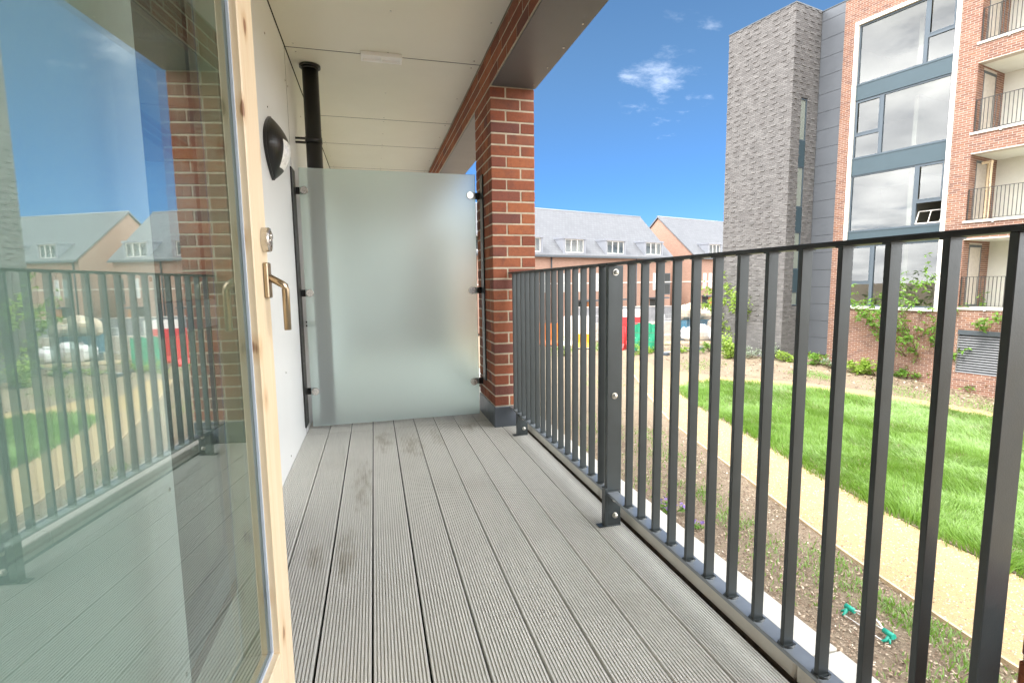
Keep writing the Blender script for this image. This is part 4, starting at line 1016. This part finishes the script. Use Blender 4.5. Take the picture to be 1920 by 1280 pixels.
# ------------------------------------------------------------------ terraced houses
def houses():
    hd = R(72); hx = Vector((math.sin(hd), math.cos(hd), 0)); E = Vector((26.88, 43.1, 0)); rot = math.atan2(hx.y, hx.x)
    def make(x0, x1, depth, ze, zr, off, dormers, wins, doors, dps, label, name='terraced_house', string=True):
        o = E+hx*off
        root = thing(name, label, 'house', (o.x, o.y, 0), rot, 'terraced houses beyond the garden', True)
        gz = -2.6; ry = depth/2; k = (zr-ze)/ry
        w = MB(); w.prism([(0, gz), (depth, gz), (depth, ze), (ry, zr-.08), (0, ze)], 'x', x0, x1); w.build('wall', 'house_brick', root)
        for side in (0, 1):
            r = MB(); ov = .28
            if side == 0: pr = [(-ov, ze-ov*k+.02), (ry, zr+.02), (ry, zr+.16), (-ov, ze-ov*k+.16)]
            else: pr = [(depth+ov, ze-ov*k+.02), (depth+ov, ze-ov*k+.16), (ry+.001, zr+.16), (ry+.001, zr+.02)]
            r.prism(pr, 'x', x0-.12, x1+.12); r.build('roof', 'roof_tile', root)
        rt = MB(); rt.tube([(x0-.12, ry, zr+.13), (x1+.12, ry, zr+.13)], .09, 6); rt.build('ridge_tiles', 'lead_grey', root)
        gt = MB(); gt.box(x0-.1, x1+.1, -.40, -.285, ze-.30, ze-.18); gt.build('gutter', 'dark_grey_paint', root)
        for (a, c) in dormers:
            yf = -.12; z0, z1 = ze-.05, ze+1.33; yb = (z1-ze)/k+.1; t = .20
            d = MB(); d.prism([(yf, z0), (yf, z1-.16), (yb, z1-.16), (.1, z0)], 'x', a, a+t); d.prism([(yf, z0), (yf, z1-.16), (yb, z1-.16), (.1, z0)], 'x', c-t, c)
            d.box(a-.04, c+.04, yf-.06, yb+.3, z1-.158, z1); d.box(a+t, c-t, yf, yf+.15, z0, z0+.14)
            do = d.build('dormer', 'lead_grey', root)
            f = MB(); X0, X1, Z0, Z1 = a+t, c-t, z0+.142, z1-.162; n = 3; wd = (X1-X0)/n
            f.box(X0, X1, yf+.06, yf+.12, Z1-.06, Z1); f.box(X0, X1, yf+.06, yf+.12, Z0, Z0+.06)
            for i in range(n+1): f.box(X0+wd*i-(.0 if i == 0 else .045 if i < n else .07), X0+wd*i+(.07 if i == 0 else .045 if i < n else 0), yf+.058, yf+.122, Z0+.06, Z1-.06)
            f.build('dormer_window', 'house_frame', do)
            p = MB(); p.quad([(X0, yf+.09, Z0), (X1, yf+.09, Z0), (X1, yf+.09, Z1), (X0, yf+.09, Z1)]); p.build('pane', 'house_glass', do)
            b = MB(); b.box(X0, X1, .75, .8, Z0, Z1); b.box(X1-.35, X1-.3, .1, .74, Z0, Z1-.1); b.build('room', 'room_wall', do)
        for (xc, wd, z0, z1, kind) in wins:
            f = MB(); t = .06; f.box(xc-wd/2, xc-wd/2+t, -.02, .05, z0, z1); f.box(xc+wd/2-t, xc+wd/2, -.02, .05, z0, z1); f.box(xc-wd/2+t, xc+wd/2-t, -.02, .05, z1-t, z1); f.box(xc-wd/2+t, xc+wd/2-t, -.02, .05, z0, z0+t); f.box(xc-wd/2+t, xc+wd/2-t, -.018, .05, (z0+z1)/2-.03, (z0+z1)/2+.03)
            fo = f.build('window', 'dark_grey_paint' if kind else 'house_frame', root)
            p = MB(); p.box(xc-wd/2+t, xc+wd/2-t, -.012, -.004, z0+t, z1-t); p.build('pane', 'dark_interior' if kind else 'window_pale', fo)
        for (xc, glz) in doors:
            d = MB(); d.box(xc-.95, xc+.95, -.75, -.02, -.55, -.42); d.build('door_canopy', 'dark_grey_paint', root)
            d = MB(); d.box(xc-.85, xc+.1, -.02, .03, gz, -.58); d.build('side_window', 'dark_interior', root)
            d = MB(); d.bbox(xc+.12, xc+.85, -.03, .03, gz, -.60, .01); d.build('front_door', 'orange_door', root)
        if string:
            s = MB(); s.box(x0-.02, x1+.02, -.03, -.002, .90, .99); s.box(x1+.002, x1+.03, -.03, depth, .90, .99); s.box(x0-.03, x0-.002, -.03, depth, .90, .99); s.build('string_course', 'white_surround', root)
        for x in dps:
            s = MB(); s.tube([(x, -.08, gz), (x, -.08, ze-.3)], .05, 8); s.build('downpipe', 'dark_grey_paint', root)
        return root
    make(-24, 0, 8, 3.3, 7.2, 0, [(-21.7, -19.3), (-17.2, -14.85), (-12.85, -10.5), (-8.35, -5.95), (-3.65, -1.25)],
         [(-2.1, .55, .26, 1.76, 0), (-.45, .8, -.2, 1.76, 1), (-9.0, .6, .26, 1.76, 0), (-10.9, .6, .26, 1.76, 0), (-12.6, .6, .26, 1.76, 0), (-14.6, .6, .26, 1.76, 0)], [(-1.9, 0), (-10.4, 0), (-7.3, 0)], [-14.0, -4.6], 'long brick terrace with grey tiled roof and three dormers in view')
    make(3.4, 18, 9.2, 3.4, 7.5, 0, [(5.3, 7.4), (10, 12.2)], [(5.0, .5, .3, 1.75, 0), (5.9, .5, .3, 1.75, 0), (9, .5, .3, 1.75, 0)], [(5.55, 0)], [3.9], 'brick gable ended house with grey roof right of the terrace')
    # a rear range fills the gap between terrace and gable house
simple('window_pale', (.52, .55, .55), .2, var=.1)
houses()

# ------------------------------------------------------------------ building-site things beyond the garden
def site():
    # grey board fence
    a, c = Vector((13.6, 33.2, 0)), Vector((26.0, 30.2, 0)); d = (c-a).normalized(); L = (c-a).length
    z0 = -2.45
    root = thing('board_fence', 'grey upright board fence in front of the terrace doors', 'fence', (a.x, a.y, z0), math.atan2(d.y, d.x), None, True)
    bm = MB(); bm.box(0, .142, -.01, .012, 0, 1.72); me = bm.mesh('fence_board', ['fence_grey']); x = 0
    while x < L: link('fence_board', me, root, (x, rnd.uniform(-.004, .004), rnd.uniform(-.012, .012))); x += .15
    r = MB(); r.box(0, L, .013, .05, .3, .38); r.box(0, L, .013, .05, 1.4, 1.48); r.build('fence_rail', 'fence_grey', root)
    cp = MB(); cp.box(0, L, -.03, .06, 1.735, 1.78); cp.build('fence_cap', 'house_frame', root)
    # low pale wall behind the bed
    a = Vector((12.0, 28.6, 0)); c = Vector((25, 28.0, 0)); d = (c-a).normalized(); L = (c-a).length
    root = thing('block_wall', 'low pale block wall behind the builders bags', 'wall', (a.x, a.y, -2.5), math.atan2(d.y, d.x), None, True)
    bm = MB(); bm.bbox(0, .43, 0, .2, 0, .205, .006); me = bm.mesh('block', ['stone_pale'])
    for r_ in range(5):
        x = -.22*(r_ % 2)
        while x < L: link('block', me, root, (x, rnd.uniform(-.006, .006), r_*.212)); x += .44
    # mesh fence panels
    def mesh_panel(p, q, hgt, label, lab_mat='galvanised', net=None, name='mesh_fence'):
        P, Q = Vector((*p, g(*p))), Vector((*q, g(*q))); d = (Q-P); L = d.length; ang = math.atan2(d.y, d.x)
        root = thing(name, label, 'fence', tuple(P), ang, None if net else 'wire mesh site fence panels', True)
        f = MB(); f.tube([(0, 0, .12), (0, 0, hgt), (L, 0, hgt), (L, 0, .12), (0, 0, .12)], .021, 6); f.tube([(0, 0, hgt*.5), (L, 0, hgt*.5)], .012, 6); f.build('frame', 'galvanised', root)
        w = MB(); x = .1
        while x < L: w.box(x, x+.004, -.002, .002, .12, hgt); x += .10
        z = .2
        while z < hgt: w.box(0, L, -.002, .002, z, z+.004); z += .26
        w.build('wire_mesh', 'galvanised', root)
        for x in (0, L):
            b = MB(); b.bbox(x-.11, x+.11, -.33, .33, 0, .13, .02); b.build('foot_block', 'dark_grey_paint', root)
        if net:
            n = MB(); nx = 10; nz = 6
            def W(i, j): return (L*i/nx+.0, -.03-.035*math.sin(i*2.1)*math.sin(j*1.3+i), .05+(hgt-.08)*j/nz-(.05*math.sin(i*1.7) if j == nz else 0))
            for i in range(nx):
                for j in range(nz): n.quad([W(i, j), W(i+1, j), W(i+1, j+1), W(i, j+1)], 0, True)
            n.build('debris_net', 'green_net', root)
            s = MB(); 
            for j in (2, 4):
                for i in range(nx):
                    A, B = W(i, j), W(i+1, j); s.quad([(A[0], A[1]-.012, A[2]), (B[0], B[1]-.012, B[2]), (B[0], B[1]-.012, B[2]+.02), (A[0], A[1]-.012, A[2]+.02)])
            s.build('seam', 'leaf_silver', root)
    mesh_panel((12.70, 23.70), (13.75, 23.2), 1.5, 'mesh fence panel covered with green debris netting', net=True, name='netted_fence')
    mesh_panel((13.45, 22.05), (15.6, 22.55), 1.95, 'galvanised wire mesh panel right of the green netting')
    mesh_panel((15.7, 22.6), (17.9, 23.4), 1.95, 'galvanised wire mesh panel in front of the white bags')
    mesh_panel((10.2, 26.8), (12.5, 25.5), 1.9, 'galvanised wire mesh panel left of the green netting')
    mesh_panel((19.0, 31.2), (24.5, 29.4), 1.75, 'wire mesh panel beside the orange front door')
    # plastic barriers
    bmz = {}
    def barrier(p, ang, mat, label, z=0.0, wd=1.0, hgt=.85):
        root = thing('traffic_barrier', label, 'barrier', (p[0], p[1], g(*p)+z), ang, 'plastic water filled barriers', True)
        b = MB(); b.prism([(-.24, 0), (.24, 0), (.24, .12), (.10, .34), (.08, hgt), (-.08, hgt), (-.10, .34), (-.24, .12)], 'x', -wd/2, wd/2); b.build('body', mat, root)
        h = MB(); h.box(-wd*.32, -wd*.12, -.252, .252, .0, .07); h.box(wd*.12, wd*.32, -.252, .252, 0, .07); h.build('fork_slot', 'joint_dark', root)
        l = MB(); l.tube([(wd/2, 0, .1), (wd/2, 0, hgt-.03)], .05, 10); l.build('link_post', mat, root)
    barrier((11.15, 26.6), -.5, 'amber_plastic', 'amber plastic barrier on the ground seen between the far bars', 0, 1.15, .82)
    barrier((11.2, 27.4), -.5, 'barrier_white', 'white plastic barrier behind the amber one', 0, 1.6, 1.75)
    barrier((9.9, 29.0), -.6, 'orange_plastic', 'orange plastic barrier furthest left behind the bars', 0, 1.3, 1.35)
    barrier((8.7, 30.5), -.6, 'barrier_white', 'white plastic barrier left of the orange one', 0, 1.4, 1.1)
    barrier((12.55, 24.9), -.9, 'red_plastic', 'red plastic barrier left of the green netting', 0, .62, 1.25)
    barrier((13.5, 25.6), -.3, 'red_plastic', 'red plastic barrier behind the green netting', 0, 1.5, 1.62)
    barrier((14.2, 26.6), -.3, 'barrier_white', 'white plastic barrier behind the green netting and red barrier', 0, 1.6, 1.95)
    # bags, tub
    def bag(c, rx, ry, rz, mat, label, seed, sag=.3, name='builders_bag'):
        r = random.Random(seed); b = MB(); nu, nv = 18, 9
        ph = [r.uniform(0, 6.28) for _ in range(6)]
        def P(u, v):
            a = 2*math.pi*u/nu; e = -math.pi/2+math.pi*v/nv; k = math.copysign(abs(math.cos(e))**.6, math.cos(e)); zz = math.copysign(abs(math.sin(e))**.8, math.sin(e))
            w = 1+.10*math.sin(3*a+ph[0]+v)+.08*math.sin(5*a+ph[1])+.07*math.sin(2*a+ph[2]+2*e)
            return (c[0]+rx*k*w*math.cos(a), c[1]+ry*k*w*math.sin(a), c[2]+rz*(1+zz*(1+.18*math.sin(2*a+ph[3])+.1*math.sin(4*a+ph[4]))))
        for u in range(nu):
            for v in range(nv): b.quad([P(u, v), P(u+1, v), P(u+1, v+1), P(u, v+1)], 0, True)
        root = thing(name, label, 'bag', (c[0], c[1], c[2]), 0, 'builders bags by the low wall'); b.build('sack', mat, root)
        h = MB(); 
        for s_ in (-1, 1): h.tube([(c[0]+s_*rx*.5, c[1]-.1, c[2]+rz*1.7), (c[0]+s_*rx*.55, c[1]-.15, c[2]+rz*2.15), (c[0]+s_*rx*.2, c[1]-.1, c[2]+rz*1.85)], .018, 5)
        h.build('strap', 'bag_white', root)
    x0, y0 = 17.25, 25.9; gg = g(x0, y0)
    bag((17.55, 25.4, gg), .85, .5, .46, 'bag_white', 'large white builders bag on the ground below the blue tub', 3)
    bag((18.75, 25.2, gg), .62, .5, .36, 'bag_white', 'sagging white bag on the ground right of the large white bag', 8)
    root = thing('mixing_tub', 'dark blue tub piled with tan sacks', 'tub', (17.6, 26.0, gg))
    b = MB(); b.prism([(25.55, gg+.35), (26.5, gg+.35), (26.65, gg+1.2), (25.4, gg+1.2)], 'x', 16.95, 18.3); b.build('body', 'blue_tub', root)
    b = MB(); b.box(16.9, 18.35, 25.36, 25.42, gg+1.17, gg+1.23); b.box(16.9, 18.35, 26.63, 26.69, gg+1.17, gg+1.23); b.build('rim', 'blue_tub', root)
    b = MB(); b.box(17.0, 18.2, 25.6, 26.4, gg, gg+.348); b.build('base_frame', 'dark_grey_paint', root)
    bag((17.45, 26.0, gg+1.2), .75, .5, .42, 'bag_tan', 'tan sack heaped on the left of the blue tub', 21)
    bag((18.4, 26.1, gg+1.15), .7, .5, .34, 'bag_tan', 'tan sack sagging over the right of the blue tub', 25)
    bag((17.85, 26.2, gg+1.62), .6, .4, .25, 'bag_tan', 'topmost tan sack on the heap over the blue tub', 30)
    # timber pallets / kerb boards on the ground
    root = thing('timber_stack', 'low stack of pale timber boards on the ground before the bags', 'timber', (17.0, 24.6, g(17, 24.6)), -.35, None, True)
    for i in range(5):
        b = MB(); b.bbox(-1.7+rnd.uniform(-.1, .1), 1.7, -.45+.2*i, -.29+.2*i, .0, .07+.03*(i % 2), .004); b.build('board', 'timber_edging', root)
site()

# ------------------------------------------------------------------ plants
def leaf_mesh(pts, size, seed, mat, name, droop=.3, width=.45):
    r = np.random.default_rng(seed); P = np.asarray(pts, float); n = len(P)
    a = r.random(n)*6.283; el = r.normal(-droop, .4, n); L = size*(.6+.7*r.random(n)); ro = r.normal(0, .6, n)
    d = np.stack([np.cos(a)*np.cos(el), np.sin(a)*np.cos(el), np.sin(el)], 1); side = np.stack([-np.sin(a), np.cos(a), np.zeros(n)], 1); up = np.cross(d, side)
    sd = side*np.cos(ro)[:, None]+up*np.sin(ro)[:, None]; nr = np.cross(d, sd)
    l = L[:, None]; w = l*width/2
    V = np.stack([P, P+d*l*.45+sd*w+nr*l*.06, P+d*l, P+d*l*.45-sd*w+nr*l*.06], 1).reshape(-1, 3); i = np.arange(n)*4
    return np_mesh(name, V, np.stack([i, i+1, i+2, i+3], 1), np.clip(r.normal(.5, .25, n), .02, .98), mat)
def sapling(base, hgt, spread, seed, label, nb, lsize, mat, face=(0, 0)):
    r = random.Random(seed); x, y = base; z = g(x, y)
    root = thing('garden_tree', label, 'tree', (x, y, z), 0, None, True)
    t = MB(); tip = []; top = hgt
    def branch(p, d, L, rad, lvl):
        path = [p]; q = Vector(p); dd = Vector(d).normalized(); n = 5
        for i in range(n):
            dd = (dd+Vector((r.uniform(-.12, .12), r.uniform(-.12, .12), r.uniform(-.02, .10)))).normalized(); q = q+dd*L/n; path.append(q.copy())
        t.tube(path, [rad*(1-.75*i/n) for i in range(n+1)], 5)
        for i in range(1, n+1):
            if lvl >= 1 or i > 1: tip.append((path[i], lvl))
        if lvl < 2:
            for i in range(1, n+1):
                for _ in range(1 if lvl else 2):
                    if r.random() < .75:
                        a = r.uniform(0, 6.28); dv = dd*.8+Vector((math.cos(a), math.sin(a), r.uniform(-.1, .4)))*.75; branch(path[i], dv, L*r.uniform(.35, .6), rad*.5*(1-.1*i), lvl+1)
    for k in range(nb):
        a = 2*math.pi*k/nb+r.uniform(-.4, .4); branch(Vector((0, 0, .05)), Vector((math.cos(a)*spread, math.sin(a)*spread, 1)), hgt*r.uniform(.75, 1.0), .028, 0)
    t.build('branches', 'bark', root)
    pts = []
    for p, lv in tip:
        if r.random() < .72:
            k = r.randint(4, 8); c = p+Vector((r.uniform(-.05, .05), r.uniform(-.05, .05), r.uniform(-.03, .05)))
            for _ in range(k): pts.append((c.x+r.gauss(0, .035), c.y+r.gauss(0, .035), c.z+r.gauss(0, .03)))
    link('foliage', leaf_mesh(pts, lsize, seed, mat, 'foliage', .35, .42), root)
    return root
sapling((20.15, 14.75), 2.9, .95, 5, 'young spreading green tree in front of the orange brick wall', 8, .16, 'leaf_green')
sapling((16.95, 20.9), 2.6, .6, 12, 'slim lime green sapling in front of the grey brick tower', 5, .17, 'leaf_lime')
def shrub(p, rx, rz, n, mat, label, seed, lsize=.09, width=.5, flowers=None):
    if not flowers: rx, rz, n = rx*1.15, rz*1.25, int(n*1.3)
    x, y = p; z = g(x, y); r = np.random.default_rng(seed)
    root = thing('shrub', label, 'plant', (x, y, z), 0, 'shrubs in the planting beds', True)
    nc = max(4, n//60); cs = np.stack([r.normal(0, rx*.45, nc), r.normal(0, rx*.45, nc), np.abs(r.normal(rz*.5, rz*.28, nc))], 1)
    pts = cs[r.integers(0, nc, n)]+r.normal(0, .22, (n, 3))*np.array([rx*.6, rx*.6, rz*.6]); pts[:, 2] = np.clip(pts[:, 2], .03, None)
    link('foliage', leaf_mesh(pts, lsize, seed, mat, 'foliage', -.15, width), root)
    t = MB()
    for c in cs: t.tube([(c[0]*.15, c[1]*.15, -.02), (c[0]*.6, c[1]*.6, c[2]*.6), (float(c[0]), float(c[1]), float(c[2]))], [.010, .007, .003], 4)
    t.build('stems', 'bark', root)
    if flowers:
        fp = pts[r.integers(0, n, n//5)]+np.array([0, 0, .06]); link('flowers', leaf_mesh(fp, .05, seed+1, flowers, 'flowers', -.4, .8), root, kind='stuff')
SH = [((15.35, 19.6), .55, .75, 700, 'leaf_lime', 'tall lime yellow shrub at the foot of the grey tower', .13),
      ((16.1, 19.25), .45, .40, 420, 'leaf_silver', 'silvery low plant just right of the lime yellow shrub', .08),
      ((16.65, 18.55), .42, .48, 480, 'leaf_silver', 'pale silvery lavender plant at the tower corner', .08),
      ((16.75, 17.9), .45, .34, 380, 'leaf_lime', 'bright low plant right below the tower corner', .10),
      ((17.5, 17.15), .55, .40, 460, 'leaf_green', 'green leafy plant under the grey cladding strip', .11),
      ((17.75, 16.6), .5, .34, 380, 'leaf_silver', 'silvery plant at the left edge of the orange brick wall', .09),
      ((18.25, 15.75), .48, .36, 460, 'leaf_lime', 'bright green clump left under the large windows', .12),
      ((18.7, 15.35), .48, .42, 460, 'leaf_lime', 'bright green clump right under the large windows', .12),
      ((19.45, 14.75), .5, .34, 380, 'leaf_green', 'low green plant left of the spreading tree foot', .11),
      ((20.0, 14.2), .38, .34, 260, 'leaf_green', 'dark green tuft at the foot of the spreading tree', .10),
      ((20.35, 13.1), .6, .34, 420, 'leaf_green', 'low green plant below the louvred vent', .12),
      ((20.45, 12.5), .5, 1.05, 420, 'leaf_russet', 'russet and green shrub rising in front of the louvred vent', .11),
      ((20.75, 11.6), .5, .5, 380, 'leaf_green', 'green shrub at the right end of the bed', .11),
      ((13.4, 22.9), .5, .34, 360, 'leaf_lime', 'low lime plant at the foot of the green netting', .10),
      ((14.5, 22.0), .45, .30, 300, 'leaf_lime', 'low lime plant right of the green netting', .10),
      ((15.7, 21.5), .40, .36, 280, 'leaf_green', 'small green plant before the low timber stack', .10),
      ((12.3, 22.9), .55, .45, 380, 'leaf_lime', 'lime plant left of the green netting', .10),
      ((11.2, 23.9), .7, .55, 420, 'leaf_green', 'green plant by the amber barrier', .10),
      ((9.4, 24.8), .7, .6, 420, 'leaf_lime', 'lime plant furthest left behind the bars', .10)]
for i, (p, rx, rz, n, m, lab, ls) in enumerate(SH): shrub(p, rx, rz, n, m, lab, 40+i, ls)
shrub((4.50, 7.1), .26, .12, 240, 'leaf_green', 'small purple flowering plant against the pale kerb', 90, .05, .5, 'petal_purple')
shrub((4.62, 6.55), .18, .10, 130, 'leaf_green', 'smaller purple flowering plant next to the kerb nearer the viewer', 91, .05, .5, 'petal_purple')

# ------------------------------------------------------------------ sprinkler
def sprinkler():
    p = Vector((5.075, 4.08, -2.75)); 
    root = thing('lawn_sprinkler', 'green footed oscillating lawn sprinkler with curved white tube on the soil', 'sprinkler', tuple(p), R(-88), None, True)
    for s in (-1, 1):
        f = MB(); x = s*.225
        f.tube([(x, -.10, .010), (x+s*.012, -.055, .022), (x+s*.02, 0, .075), (x+s*.012, .055, .022), (x, .10, .010)], [.012, .016, .030, .016, .012], 8)
        f.tube([(x-s*.06, 0, .074), (x+s*.05, 0, .070)], [.028, .033], 10); f.tube([(x+s*.02, -.02, .05), (x+s*.06, -.06, .012)], [.016, .01], 8)
        f.build('foot', 'teal_plastic', root)
    t = MB(); t.tube([(-.22, -.085, .014), (.22, -.085, .014)], .006, 6); t.tube([(-.22, .085, .014), (.22, .085, .014)], .006, 6); t.build('base_rod', 'white_tube', root)
    t = MB(); t.tube([(-.18, 0, .08)]+[(-.16+.32*k/10, .035*math.sin(math.pi*k/10), .085+.035*math.sin(math.pi*k/10)) for k in range(11)]+[(.18, 0, .08)], .009, 8); t.build('spray_tube', 'white_tube', root)
sprinkler()
